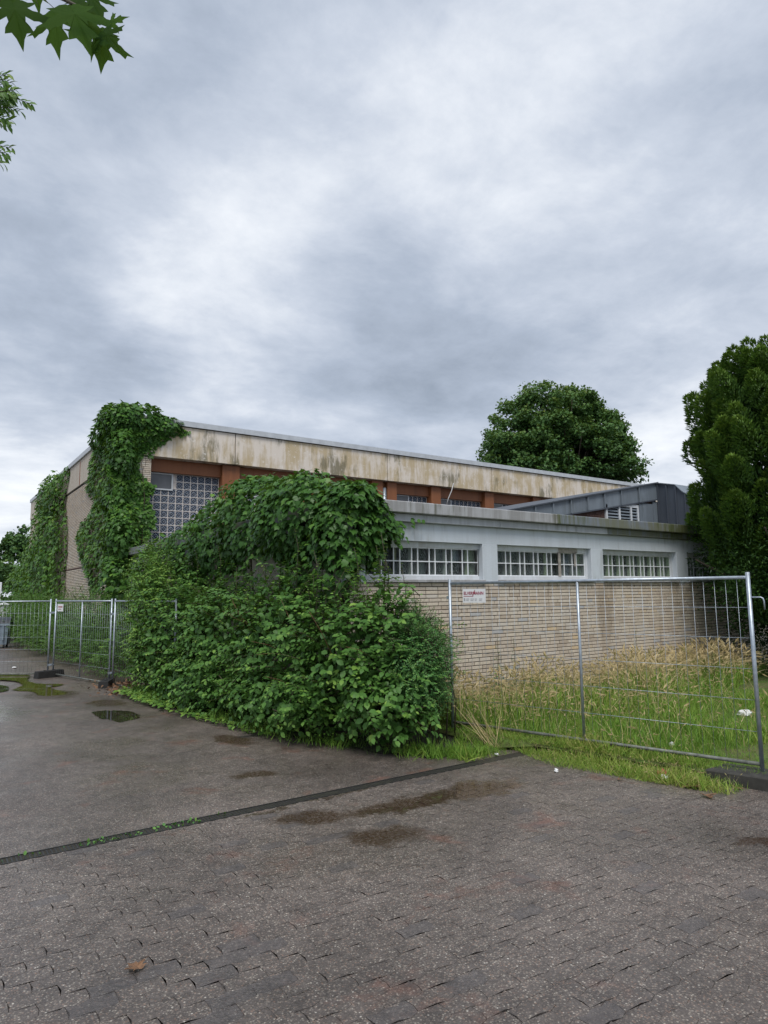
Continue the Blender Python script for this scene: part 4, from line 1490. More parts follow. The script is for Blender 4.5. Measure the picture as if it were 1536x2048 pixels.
# ------------------------------------------------------------------ twiggy shrubs
def shrub(L, blobs, ntw, tl, npl, size, seed, droop=0.5, tint0=0.42, core=0.35, sp_up=0.25, tips=0.3):
    r = np.random.default_rng(seed)
    w = np.array([b_[1][0] * b_[1][1] + b_[1][2] * (b_[1][0] + b_[1][1]) for b_ in blobs])
    w = w / w.sum()
    paths = []
    for (c, rad), wi in zip(blobs, w):
        k = int(ntw * wi)
        c, rad = np.array(c), np.array(rad)
        u = rdir(k * 2, r)
        # show the sunny sides, keep some all round
        u = u[(u[:, 2] > -0.8)][:k]
        k = len(u)
        lump = 1 + 0.20 * sn(u * rad + c, 2.9, seed)
        end = c + u * rad * (lump * r.uniform(0.78, 1.16, k))[:, None]
        o = nrm(u / rad)
        d = nrm(o * 0.75 + np.array((0, 0, sp_up)) + rdir(k, r) * 0.45)
        ln = tl * r.uniform(0.6, 1.25, k)
        ts = np.linspace(0.06, 1.0, npl)
        for q, t_ in enumerate(ts):
            back = (1 - t_)
            p = end - d * (ln * back)[:, None] + np.array((0, 0, -1.0)) * (droop * ln * (t_ ** 2 - 1) * 0.5)[:, None]
            tang = nrm(d + np.array((0, 0, -droop)) * t_)
            side = nrm(np.cross(tang, np.array((0, 0, 1.0)) + 0.2 * o))
            sg = 1 if q % 2 else -1
            yd = nrm(tang * 0.62 + side * sg * 0.8 + np.array((0, 0, -0.28)) + rdir(k, r) * 0.18)
            nn = nrm(np.array((0, 0, 0.78)) + o * 0.55 + rdir(k, r) * 0.30)
            p[:, 2] = np.maximum(p[:, 2], 0.03 + 0.05 * r.random(k)) if c[2] > 0 else p[:, 2]
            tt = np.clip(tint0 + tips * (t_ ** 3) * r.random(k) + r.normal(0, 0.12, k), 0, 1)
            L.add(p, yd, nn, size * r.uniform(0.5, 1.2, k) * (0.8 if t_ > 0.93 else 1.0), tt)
        for i in range(0, k, 3):
            paths.append(([end[i] - d[i] * ln[i] + np.array((0, 0, droop * ln[i] * 0.5)), end[i] - d[i] * ln[i] * 0.5 + np.array((0, 0, droop * ln[i] * 0.36)), end[i]], 0.006, 0.002))
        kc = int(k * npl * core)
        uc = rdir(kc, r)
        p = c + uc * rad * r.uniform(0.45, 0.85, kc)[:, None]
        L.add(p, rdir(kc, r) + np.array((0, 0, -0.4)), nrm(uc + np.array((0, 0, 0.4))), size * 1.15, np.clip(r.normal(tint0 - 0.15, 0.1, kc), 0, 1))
    return paths


big = thing('broadleaf_shrub', 'large sprawling dark green shrub with round leaves in front of the annex corner', 'shrub', (4.9, 9.5, 0))
L = Leafage()
SB = [((4.75, 7.75, 0.95), (0.78, 1.05, 1.15)), ((4.62, 9.5, 1.10), (0.86, 1.5, 1.28)), ((4.45, 11.6, 1.05), (0.88, 1.6, 1.25)), ((4.12, 13.3, 1.05), (0.80, 1.25, 1.25)), ((5.18, 7.45, 1.15), (0.55, 0.75, 1.12)),
      ((4.92, 7.0, 0.60), (0.66, 0.66, 0.66)), ((4.25, 9.2, 0.45), (0.55, 1.8, 0.55)), ((4.05, 11.8, 0.45), (0.55, 1.9, 0.6)), ((4.75, 14.6, 1.9), (0.5, 1.1, 1.05)), ((4.9, 15.2, 1.2), (0.6, 1.0, 1.3))]
paths = shrub(L, SB, 2100, 0.58, 11, 0.098, 5, 0.55, 0.40)
# upright leading shoots
for (x, y, z0, z1) in ((5.0, 9.7, 2.2, 2.83), (5.02, 9.0, 2.1, 2.78), (5.3, 7.7, 2.0, 2.80), (5.25, 7.55, 1.9, 2.5), (4.95, 8.5, 2.0, 2.55), (5.5, 7.5, 1.6, 2.35), (5.68, 7.5, 1.5, 2.05), (5.1, 8.1, 2.0, 2.6), (4.8, 10.6, 2.1, 2.6), (4.85, 11.4, 2.1, 2.65), (4.6, 13.5, 2.3, 2.85), (4.7, 9.2, 2.3, 2.95), (4.85, 10.1, 2.3, 2.9), (4.6, 12.2, 2.2, 2.85), (5.35, 7.9, 2.0, 2.62), (4.55, 8.3, 2.0, 2.55)):
    r = np.random.default_rng(int(x * 1000 + y * 100))
    n = 16
    t_ = np.linspace(0, 1, n)
    p = np.c_[x + 0.06 * np.sin(t_ * 3), y + 0.05 * t_, z0 + (z1 - z0) * t_]
    ang = t_ * 14 + r.uniform(0, 6)
    o = np.c_[np.cos(ang), np.sin(ang), np.zeros(n)]
    L.add(p, nrm(o + np.array((0, 0, 0.15)) - np.array((0, 0, 0.5)) * (1 - t_)[:, None]), nrm(np.array((0, 0, 1.0)) + 0.4 * o), 0.088 * (1.05 - 0.4 * t_), np.clip(0.55 + 0.35 * t_ + r.normal(0, 0.05, n), 0, 1))
    paths.append(([p[0] - np.array((0, 0, 0.6)), p[n // 2], p[-1]], 0.008, 0.003))
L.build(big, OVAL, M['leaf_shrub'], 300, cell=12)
# a second, narrow-leaved growth threaded through it, and bare dead sticks
L2 = Leafage()
paths2 = shrub(L2, [((c_[0] - 0.03, c_[1] + 0.2, c_[2] + 0.08), tuple(q_ * 1.02 for q_ in r_)) for c_, r_ in SB[:5]], 330, 0.7, 12, 0.062, 6, 0.35, 0.66, 0.0, 0.45, 0.3)
L2.build(big, NARROW, M['leaf_ivy'], 0, rest_name='young_shoots')
stems(big, paths2, M['twig'], 'shoot_stems')
rr_ = np.random.default_rng(66)
dead = []
for k in range(22):
    y_ = rr_.uniform(7.0, 13.5)
    a_ = np.array((4.3 + rr_.uniform(-0.1, 0.4), y_, rr_.uniform(0.5, 1.4)))
    d_ = nrm(np.array((rr_.uniform(-0.9, -0.3), rr_.uniform(-0.6, 0.2), rr_.uniform(0.1, 0.9))))
    dead.append(([a_, a_ + d_ * 0.35 + np.array((0, 0, 0.03)), a_ + d_ * rr_.uniform(0.55, 0.85)], 0.006, 0.002))
stems(big, dead, M['dead_leaf'], 'dead_sticks')
for k in range(9):
    y = 7.2 + k * 0.85
    paths.append(([(5.0, y, 0), (4.95 + 0.1 * (k % 3 - 1), y + 0.1, 0.8), (4.9 + 0.2 * (k % 2), y - 0.1, 1.7)], 0.022, 0.008))
stems(big, paths, M['twig'], 'branches')

yl = thing('leafy_shrub', 'yellowish green leafy shrub beside the louvre, behind the fence post', 'shrub', (4.5, 15.5, 0))
L = Leafage()
paths = shrub(L, [((3.92, 14.2, 1.5), (0.60, 0.75, 1.25)), ((4.15, 15.2, 2.25), (0.55, 0.8, 0.95)), ((4.5, 16.6, 2.3), (0.45, 0.8, 0.90)), ((3.85, 13.9, 0.75), (0.55, 0.7, 0.80))], 760, 0.5, 10, 0.098, 15, 0.5, 0.62)
L.build(yl, NARROW, M['leaf_shrub'], 0)
for k in range(4):
    paths.append(([(4.4 + 0.05 * k, 14.2 + k * 0.8, 0), (4.4, 14.3 + k * 0.8, 1.0), (4.45, 14.4 + k * 0.8, 2.0)], 0.02, 0.008))
stems(yl, paths, M['twig'], 'branches')

sm = thing('small_leaf_shrub', 'feathery shrub of tiny bright green leaves beside the left post of the right fence', 'shrub', (5.6, 6.9, 0))
L = Leafage()
paths = shrub(L, [((5.22, 6.85, 1.05), (0.50, 0.52, 0.62)), ((5.62, 7.15, 1.15), (0.36, 0.45, 0.58)), ((5.15, 6.85, 0.75), (0.45, 0.45, 0.5)), ((5.62, 7.1, 0.7), (0.32, 0.42, 0.5)), ((5.45, 7.3, 1.45), (0.36, 0.4, 0.42))], 1500, 0.42, 24, 0.027, 25, 0.25, 0.50, 0.2, 0.15, 0.4)
# long feathery side shoots reaching over the fence
for k in range(16):
    r = np.random.default_rng(300 + k)
    n = 60
    t_ = np.linspace(0, 1, n)
    s0 = np.array((5.78, 7.3, r.uniform(0.7, 1.65)))
    d = nrm(np.array((r.uniform(0.6, 1.0), r.uniform(-0.5, 0.3), r.uniform(-0.1, 0.35))))
    p = s0 + d * (t_ * r.uniform(0.25, 0.6))[:, None] + np.array((0, 0, -0.10)) * (t_ ** 2)[:, None]
    L.add(p + r.normal(0, 0.012, (n, 3)), nrm(rdir(n, r) + d * 0.5), nrm(np.array((0, 0, 1.0)) + rdir(n, r) * 0.6), 0.028, np.clip(0.5 + 0.4 * t_, 0, 1))
    paths.append(([p[0], p[n // 2], p[-1]], 0.004, 0.0015))
L.build(sm, OVAL, M['leaf_small'], 0)
for k in range(5):
    paths.append(([(5.3 + 0.14 * k, 6.9, 0), (5.3 + 0.14 * k, 6.85, 0.5), (5.35 + 0.1 * k, 6.9, 1.1)], 0.012, 0.005))
stems(sm, paths, M['twig'], 'branches')

# hedge along the hall side wall
hg = thing('hedge', 'overgrown hedge behind the left fence panels, along the ivy covered wall', 'hedge', (4.1, 26, -0.15))
L = Leafage()
HBL = [((4.40 - 0.028 * (y - 18), y, 0.85 + 0.25 * math.sin(y * 1.3)), (1.02, 1.4, 1.25 + 0.18 * math.sin(y * 2.1))) for y in np.arange(17.6, 38.5, 1.7)]
paths = shrub(L, HBL, 5200, 0.4, 11, 0.066, 35, 0.35, 0.50, 0.30, 0.35)
L.build(hg, NARROW, M['leaf_hedge'], 0)
stems(hg, paths[::3] + [([(4.5, y, -0.3), (4.5, y + 0.1, 0.6), (4.4, y, 1.4)], 0.02, 0.008) for y in np.arange(17.5, 36, 1.2)], M['twig'], 'branches')

# ------------------------------------------------------------------ trees
yew = thing('conifer_tree', 'tall dense dark conifer in front of the right end of the annex', 'tree', (14.9, 6.9, 0.1))
L = Leafage()
r = np.random.default_rng(77)
TC = np.array((15.0, 6.6))
npl = 340
for k in range(npl):
    h = 1.6 + 5.30 * (k / npl) ** 0.95
    prof_r = float(np.interp(h, [1.6, 2.6, 3.3, 3.9, 4.5, 5.2, 5.97, 6.6, 7.1], [0.75, 1.30, 1.85, 2.05, 2.0, 1.85, 1.58, 1.2, 0.65]))
    th = k * 2.39996 + r.uniform(-0.3, 0.3)
    rad = prof_r * r.uniform(0.55, 1.0)
    c = np.array((TC[0] + rad * math.cos(th), TC[1] + rad * math.sin(th), h))
    ax = nrm(np.array((math.cos(th) * 0.55, math.sin(th) * 0.55, 1.0)) + r.normal(0, 0.08, 3))
    ln = r.uniform(0.45, 0.85)
    n = 620
    t_ = r.random(n) ** 0.8
    wd = 0.33 * np.sin(np.pi * np.clip(t_ * 0.92 + 0.08, 0, 1)) ** 0.7 * (1.05 - 0.55 * t_) + 0.02
    u = rdir(n, r)
    u = nrm(u - (u @ ax)[:, None] * ax)
    p = c + ax * ((t_ - 0.45) * ln * 1.2)[:, None] + u * (wd * r.uniform(0.55, 1.0, n))[:, None]
    yd = nrm(ax * 0.75 + u * 0.75 + rdir(n, r) * 0.30)
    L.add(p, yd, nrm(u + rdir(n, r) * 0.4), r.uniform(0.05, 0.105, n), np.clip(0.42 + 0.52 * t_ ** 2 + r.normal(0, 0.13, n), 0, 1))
n = 16000
h = r.uniform(1.2, 6.6, n)
th = r.uniform(0, 6.283, n)
rad = np.interp(h, [1.2, 2.6, 4.3, 5.5, 6.6], [0.9, 1.3, 1.65, 1.2, 0.6]) * np.sqrt(r.uniform(0.05, 1.0, n))
o = np.c_[np.cos(th), np.sin(th), np.zeros(n)]
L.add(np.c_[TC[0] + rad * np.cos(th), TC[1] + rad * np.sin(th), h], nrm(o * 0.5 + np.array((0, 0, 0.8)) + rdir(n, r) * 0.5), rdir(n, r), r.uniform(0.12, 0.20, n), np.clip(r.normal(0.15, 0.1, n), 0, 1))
# weeping skirt low on the wall side
for k in range(60):
    th = r.uniform(0, 2 * math.pi)
    rad = r.uniform(0.8, 1.6)
    c = np.array((TC[0] + rad * math.cos(th), TC[1] + rad * math.sin(th), r.uniform(1.7, 2.9)))
    n = 380
    p = c + r.normal(0, 1, (n, 3)) * np.array((0.24, 0.24, 0.34))
    L.add(p, nrm(np.array((math.cos(th) * 0.6, math.sin(th) * 0.6, -0.2)) + rdir(n, r) * 0.7), rdir(n, r), r.uniform(0.05, 0.10, n), np.clip(r.normal(0.25, 0.15, n), 0, 1))
for k in range(46):  # low foliage added right of the trunk to deepen the shade on the wall
    c = np.array((r.uniform(15.2, 17.0), r.uniform(6.2, 8.0), r.uniform(0.5, 2.6)))
    n = 380
    p = c + r.normal(0, 1, (n, 3)) * np.array((0.26, 0.26, 0.32))
    p[:, 2] = np.maximum(p[:, 2], 0.12)
    L.add(p, nrm(np.array((0.3, -0.2, 0.2)) + rdir(n, r) * 0.7), rdir(n, r), r.uniform(0.06, 0.11, n), np.clip(r.normal(0.2, 0.12, n), 0, 1))
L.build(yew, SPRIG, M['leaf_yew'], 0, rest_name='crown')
tp = [([(TC[0], TC[1], 0), (TC[0], TC[1], 2), (TC[0], TC[1], 4.5), (TC[0], TC[1], 7.0)], 0.26, 0.04)]
for k in range(26):
    th = k * 2.4
    h = 1.8 + k * 0.18
    rr = 2.0 * (1 - (h - 1.8) / 6)
    tp.append(([(TC[0], TC[1], h - 0.3), (TC[0] + rr * 0.6 * math.cos(th), TC[1] + rr * 0.6 * math.sin(th), h + 0.15), (TC[0] + rr * math.cos(th), TC[1] + rr * math.sin(th), h + 0.6)], 0.07, 0.015))
stems(yew, tp, M['bark'], 'trunk')

oak = thing('oak_tree', 'broad round-crowned green tree rising behind the hall roof', 'tree', (49.0, 41.0, -0.3))
L = Leafage()
r = np.random.default_rng(88)
OC = np.array((48.4, 41.3, 13.2))
tp = [([(49, 41, -0.3), (49, 41, 6), (49.1, 41, 13), (49, 41.1, 18)], 0.55, 0.10)]
clumps = []
for k in range(560):
    u = rdir(1, r)[0]
    if u[2] < -0.35:
        u[2] = -u[2] * 0.5
    f = r.uniform(0.35, 1.0) ** 0.45
    rr = np.array((7.7, 7.7, 8.0 if u[2] > 0 else 5.0))
    c = OC + u * rr * min(f, 0.95) * (1 + 0.07 * math.sin(5 * u[0] + 3 * u[2] + 1.0))
    clumps.append((c, f))
    n = 160
    q = rdir(n, r)
    q[:, 2] *= 0.7
    s = r.uniform(0.5, 1.25)
    p = c + q * s * r.uniform(0.35, 1.0, n)[:, None]
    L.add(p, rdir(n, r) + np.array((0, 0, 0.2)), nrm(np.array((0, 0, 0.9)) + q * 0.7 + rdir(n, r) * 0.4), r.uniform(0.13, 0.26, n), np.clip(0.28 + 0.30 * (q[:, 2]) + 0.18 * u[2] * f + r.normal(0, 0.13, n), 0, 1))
    if k % 4 == 0:
        b0 = np.array((49, 41, r.uniform(5, 13)))
        tp.append(([b0, (b0 + c) / 2 + np.array((0, 0, 0.6)), c], 0.16, 0.03))
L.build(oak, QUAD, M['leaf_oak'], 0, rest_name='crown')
stems(oak, tp, M['bark'], 'trunk')

far_specs = [('far_tree', 'pale-topped conifer rising beyond the hall at the far left', (8.5, 80, 0), (3.0, 3.0, 3.9), 5.6, 0.0, 0),
             ('far_tree', 'low dark rounded tree beyond the white tent', (3.5, 72, 0), (4.6, 4.6, 3.3), 2.9, 0.1, 1),
             ('far_tree', 'dark bushy tree at the far left edge beside the low rounded tree', (-3.0, 74, 0), (4.0, 4.0, 3.3), 3.0, 0.05, 2)]
for nm, lb, (x, y, z), rad, hc, tp0, s in far_specs:
    ft = thing(nm, lb, 'tree', (x, y, gz(60)), 'trees beyond the yard')
    L = Leafage()
    r = np.random.default_rng(500 + s)
    for k in range(130):
        u = rdir(1, r)[0]
        c = np.array((x, y, hc)) + u * np.array(rad) * r.uniform(0.4, 1.0) ** 0.5
        n = 90
        q = rdir(n, r)
        p = c + q * r.uniform(0.3, 0.8) * r.uniform(0.4, 1, n)[:, None]
        L.add(p, rdir(n, r), nrm(np.array((0, 0, 0.8)) + q), r.uniform(0.16, 0.32, n), np.clip(0.25 + tp0 + 0.2 * q[:, 2] + r.normal(0, 0.12, n), 0, 1))
    L.build(ft, QUAD, M['leaf_oak'], 0, rest_name='crown')
    stems(ft, [([(x, y, gz(60)), (x, y, hc * 0.5), (x, y, hc + 0.5)], 0.25, 0.08)], M['bark'], 'trunk')

# ------------------------------------------------------------------ overhanging twigs, top left
mp = thing('maple_branch', 'maple twig with large lobed leaves hanging in from above at top left', 'branch', (-0.62, 1.72, 3.35))


right = np.array((0.8229, -0.5680, -0.0108))
upv = np.array((-0.0596, -0.1052, 0.9927))
bk = np.array((-0.5650, -0.8163, -0.1205))
leaf_specs = [  # leaf base, tip direction along (tip_x, tip_y), size m, facing
    ((0.1007, 1.8108, 3.4857), (0.25, -1.0), 0.105, (0.2, 0.3)),
    ((0.0795, 1.9069, 3.5979), (0.5, -0.8), 0.1, (0.1, 0.2)),
    ((0.1951, 1.7819, 3.4877), (0.05, -1.0), 0.105, (-0.2, 0.25)),
    ((0.2204, 1.7078, 3.4561), (0.45, -0.9), 0.115, (0.35, 0.2)),
    ((0.2579, 1.8116, 3.5730), (0.35, -1.0), 0.1, (0.6, 0.3)),
    ((0.2669, 1.7796, 3.5820), (0.55, -0.8), 0.085, (0.6, 0.1)),
    ((0.2938, 1.7094, 3.4334), (0.15, -1.0), 0.1, (0.75, 0.1)),
    ((0.3134, 1.7174, 3.4529), (0.7, 0.3), 0.05, (0.2, 0.4)),
    ((0.2964, 1.6871, 3.4060), (0.5, -0.6), 0.06, (0.3, -0.4)),
    ((0.2914, 1.7035, 3.4016), (-0.3, -0.8), 0.06, (-0.4, 0.4)),
    ((0.1211, 1.9307, 3.6570), (0.7, -0.5), 0.08, (0.3, 0.2)),
    ((0.1580, 1.9554, 3.7311), (0.1, -1), 0.1, (0, 0.4)),
]
var = [mesh_np('leaf', MAPLE[0], MAPLE[1], M['leaf_maple'], {'tint': np.full(len(MAPLE[0]), k)}, False) for k in (0.1, 0.35, 0.6, 0.9)]
base = np.array(mp.location)
for i, (p, (dx, dy), s, (j1, j2)) in enumerate(leaf_specs):
    yd = nrm((right * dx + upv * dy + bk * 0.15)[None])[0]
    nn = nrm((bk * 0.9 + right * j1 + upv * j2)[None])[0]
    x_, y_, z_ = (q[0] for q in frames(yd[None], nn[None]))
    o = link('leaf', var[i % 4], mp)
    mm = Matrix.Identity(4)
    for rr_ in range(3):
        mm[rr_][0], mm[rr_][1], mm[rr_][2], mm[rr_][3] = x_[rr_] * s, y_[rr_] * s, z_[rr_] * s, p[rr_] - base[rr_]
    o.matrix_basis = mm
stems(mp, [([(-0.1808, 2.1389, 4.0765), (0.0226, 1.9823, 3.7689), (0.1406, 1.8638, 3.6038), (0.2393, 1.7608, 3.5065), (0.2937, 1.7091, 3.4360)], 0.012, 0.0016), ([(0.1406, 1.8638, 3.6038), (0.1681, 1.8180, 3.5361), (0.1975, 1.7807, 3.4851)], 0.0012, 0.0008), ([(0.1385, 1.8602, 3.6375), (0.1053, 1.8366, 3.5386), (0.1007, 1.8108, 3.4857)], 0.0012, 0.0008),
           ([(0.1836, 1.8133, 3.5782), (0.2038, 1.7705, 3.5243), (0.2230, 1.7279, 3.4738)], 0.0012, 0.0008), ([(0.1446, 1.8422, 3.5654), (0.1551, 1.8389, 3.5386), (0.1628, 1.8363, 3.5199)], 0.001, 0.0006)], M['twig'], 'twig')

rb = thing('leafy_branch', 'small-leaved branch poking in at the left edge below the maple leaves', 'branch', (0.0653, 4.6530, 4.9800))
L = Leafage()
r = np.random.default_rng(9)
paths = []
for a, b_, nl in (
        ((0.0557, 4.7781, 5.2694), (0.2503, 4.6333, 5.3381), 14),
        ((0.0578, 4.7990, 5.2490), (0.2761, 4.6411, 5.2949), 14),
        ((0.0561, 4.5062, 5.0150), (0.2821, 4.3458, 5.0425), 16),
        ((0.1078, 4.6707, 5.2195), (0.3852, 4.4972, 5.0946), 16),
        ((0.0640, 4.7632, 5.1034), (0.3324, 4.5812, 5.0774), 14),
        ((0.0676, 4.6856, 4.9674), (0.2827, 4.5372, 4.9646), 14),
        ((0.0599, 4.6640, 5.0884), (0.2589, 4.5267, 5.0858), 18),
        ((0.0626, 4.7940, 5.1585), (0.2456, 4.6547, 5.2437), 16),
        ((0.0745, 4.6543, 4.8134), (0.2957, 4.5090, 4.7604), 10),
        ((0.0850, 4.8329, 4.7851), (0.2636, 4.7125, 4.7633), 10),
        ((0.0786, 4.6814, 4.7630), (0.2583, 4.5630, 4.7229), 10),
        ((0.0567, 4.6277, 5.1144), (0.2345, 4.5073, 5.0964), 16),
        ((0.0641, 4.6297, 4.9816), (0.2603, 4.5048, 4.9071), 14),
        ((0.0520, 4.6237, 5.1958), (0.2342, 4.4979, 5.1934), 16),
        ((0.0574, 4.5338, 5.0173), (0.2612, 4.3936, 5.0115), 18),
        ((0.0603, 4.5536, 4.9811), (0.2811, 4.4040, 4.9598), 18),
        ((0.0636, 4.5050, 4.8771), (0.2359, 4.3879, 4.8627), 16),
        ((0.0747, 4.5546, 4.7194), (0.2605, 4.4336, 4.6680), 12),
        ((0.0558, 4.7091, 5.2043), (0.2864, 4.5570, 5.1534), 18),
        ((0.0641, 4.7646, 5.1043), (0.2455, 4.6389, 5.1052), 18)):
    a, b_ = np.array(a), np.array(b_)
    t_ = np.linspace(0.35, 1.0, nl)
    p = a + (b_ - a) * t_[:, None]
    dd = nrm((b_ - a)[None])[0]
    sd = np.where(np.arange(nl) % 2 == 0, 1, -1)[:, None] * upv
    L.add(p, nrm(dd * 0.8 + sd * 0.7 - upv * 0.35 + rdir(nl, r) * 0.25), nrm(bk * 0.5 + np.array((0, 0, 0.6)) + rdir(nl, r) * 0.5), r.uniform(0.045, 0.066, nl), np.clip(0.55 + r.normal(0, 0.2, nl), 0, 1))
    paths.append(([(-0.1943, 4.8345, 4.9677), a, b_], 0.006, 0.0015))
L.build(rb, NARROW, M['leaf_hedge'], 120, cell=3)
stems(rb, paths, M['twig'], 'twig')

# ------------------------------------------------------------------ grass
BL = [blade(c) for c in (0.25, 0.6, 1.0)]
BH = [blade(c, 0.009, True) for c in (0.3, 0.7, 1.1)]


def turf(name, regions, mat, tmpls, seed):
    r = np.random.default_rng(seed)
    vs, fs, ts = [], [], []
    o = 0
    for (n, sampler, h0, h1, t0, lean) in regions:
        per = n // len(tmpls)
        for tm in tmpls:
            p, hs, td = sampler(per, r)
            k = len(p)
            if k == 0:
                continue
            yd = nrm(np.array((0, 0, 1.0)) + np.c_[r.normal(0, lean, (k, 2)), np.zeros(k)])
            nn = nrm(np.c_[r.normal(0, 1, (k, 2)), np.zeros(k)])
            s = r.uniform(h0, h1, k) * hs
            v, f = place(tm, p, yd, nn, s)
            vs.append(v)
            fs.append(f + o)
            o += len(v)
            ts.append(np.repeat(np.clip(t0 + td + r.normal(0, 0.16, k), 0, 1), len(tm[0])))
    me = mesh_np(name, np.concatenate(vs), np.concatenate(fs), mat, {'tint': np.concatenate(ts)})
    return stuff(link(name, me))


def fence_x(b):
    return 6.035 + (7.13 - b) * 0.2821


def tall_area(n, r):
    x = 6.15 + 9.5 * r.random(n) ** 1.1
    b0 = np.where(x < 9, 5.6 + 0.0 * x, 5.6 + (x - 9) * 0.30)
    y = 8.42 - (8.42 - b0) * r.random(n) ** 1.35
    dens = sn(np.c_[x, y, x * 0], 1.4, 4)
    ok = (r.random(n) < 0.72 + 0.4 * dens) & (x > fence_x(y) + 0.10)
    x, y, dens = x[ok], y[ok], dens[ok]
    fade = np.clip((y - 5.3) / 1.6, 0.25, 1.0)
    return np.c_[x, y, np.full(len(x), 0.09)], (0.75 + 0.30 * dens) * fade, 0.12 * dens


def dry_area(n, r):
    p, h, t = tall_area(n, r)
    k = r.random(len(p)) < np.clip((p[:, 1] - 5.2) / 2.6, 0.08, 1.0) ** 1.3
    return p[k], h[k], t[k]


def lawn_area(n, r):
    y = r.uniform(-1.5, 8.0, n)
    x = kerb_x(y) + 0.15 + 9.5 * r.random(n) ** 1.5
    dens = sn(np.c_[x, y, x * 0], 1.1, 2)
    ok = (r.random(n) < 0.85 + 0.25 * dens) & (y < 8.4)
    x, y, dens = x[ok], y[ok], dens[ok]
    return np.c_[x, y, np.full(len(x), 0.09)], 0.8 + 0.4 * (dens > 0.2) * r.random(len(x)), 0.16 * dens


def mid_area(n, r):
    x = 6.1 + 5.5 * r.random(n) ** 1.4
    y = r.uniform(4.6, 7.2, n) - 0.18 * (x - 6)
    ok = (x > fence_x(y) + 0.05)
    x, y = x[ok], y[ok]
    d = sn(np.c_[x, y, x * 0], 1.7, 8)
    return np.c_[x, y, np.full(len(x), 0.08)], 0.8 + 0.35 * d, 0.12 * d


def verge(n, r):
    y = r.uniform(3.55, 6.5, n)
    y = y[(r.random(n) < 0.35 + 0.65 * np.clip((y - 3.5) / 0.7, 0, 1))]
    x = kerb_x(y) + 0.46 - 0.84 * r.random(len(y)) ** 1.15 * np.clip((6.8 - y) / 1.5, 0.35, 1)
    d = sn(np.c_[x, y, x * 0], 2.6, 3)
    ok = r.random(len(x)) < 0.75 + 0.45 * d
    x, y, d = x[ok], y[ok], d[ok]
    z = np.where(x > kerb_x(y) + 0.10, 0.10, 0.0)
    return np.c_[x, y, z], 0.8 + 0.4 * d, 0.12 * d


def corner(n, r):
    x = r.uniform(5.25, 6.6, n)
    y = r.uniform(5.98, 7.1, n)
    d = sn(np.c_[x, y, x * 0], 2.8, 5)
    ok = (r.random(n) < 0.7 + 0.5 * d) & (y < 6.35 + (x - 5.3) * 0.9)
    x, y, d = x[ok], y[ok], d[ok]
    return np.c_[x, y, np.where(x > 6.0, 0.08, 0.0)], 0.8 + 0.4 * d, 0.12 * d


def bush_foot(n, r):
    t = r.random(n)
    y = 6.1 + 8.5 * t ** 2.2
    x = np.interp(y, [6.0, 6.4, 7.2, 8.4, 9.8, 11, 12.7, 14.5], [5.5, 5.1, 4.55, 4.15, 3.95, 3.78, 3.66, 3.5]) + r.normal(0.12, 0.14, n)
    d = sn(np.c_[x, y, x * 0], 2.4, 6)
    ok = r.random(n) < 0.6 + 0.7 * d
    x, y, d = x[ok], y[ok], d[ok]
    return np.c_[x, y, np.full(len(x), 0.0)], 0.8 + 0.4 * d, 0.1 * d


turf('tall_dry_grass', [(8500, dry_area, 0.42, 0.90, 0.50, 0.28), (700, mid_area, 0.30, 0.65, 0.35, 0.3), (900, verge, 0.10, 0.24, 0.3, 0.5)], M['grass_dry'], BH, 1)
turf('green_grass', [(26000, tall_area, 0.28, 0.58, 0.50, 0.26), (20000, mid_area, 0.14, 0.34, 0.48, 0.3), (92000, lawn_area, 0.05, 0.12, 0.40, 0.5), (17000, verge, 0.05, 0.19, 0.66, 0.55), (4500, corner, 0.07, 0.26, 0.55, 0.45), (3600, bush_foot, 0.08, 0.22, 0.30, 0.4)], M['grass_green'], BL, 2)

# clump of long straw leaning over by the left post
tf = thing('grass_tuft', 'tuft of long yellow straw leaning over beside the left post of the right fence', 'grass tuft', (6.05, 6.35, 0.03))
r = np.random.default_rng(61)
n = 55
p = np.c_[r.normal(6.02, 0.09, n), r.normal(6.30, 0.10, n), np.full(n, 0.02)]
yd = nrm(np.c_[r.normal(-0.35, 0.32, n), r.normal(0.5, 0.3, n), np.full(n, 0.9)])
v, f = place(blade(0.3, 0.008), p, yd, nrm(r.normal(size=(n, 3))), r.uniform(0.35, 0.8, n))
stuff(link('straw', mesh_np('straw', v - np.array(tf.location), f, M['grass_dry'], {'tint': np.repeat(np.clip(r.normal(0.45, 0.2, n), 0, 1), len(BL[0][0]))}), tf))
# green sprouts in the drain grating and small weeds in the joints
L = Leafage()
wd = thing('drain_weeds', 'small green weeds sprouting from the drain grating', 'weeds', (1.5, 5.9, 0))
r = np.random.default_rng(62)
n = 100
x = np.concatenate([r.normal(1.45, 0.14, n // 3), r.normal(1.85, 0.12, n // 3), r.uniform(0.5, 2.6, n - 2 * (n // 3))])
L.add(np.c_[x, r.uniform(5.85, 5.96, n), np.full(n, -0.005)], nrm(rdir(n, r) * 0.7 + np.array((0, 0, 0.5))), nrm(np.array((0, 0, 1.0)) + rdir(n, r) * 0.5), r.uniform(0.018, 0.04, n), np.clip(r.normal(0.6, 0.2, n), 0, 1))
L.build(wd, OVAL, M['leaf_small'], 0)

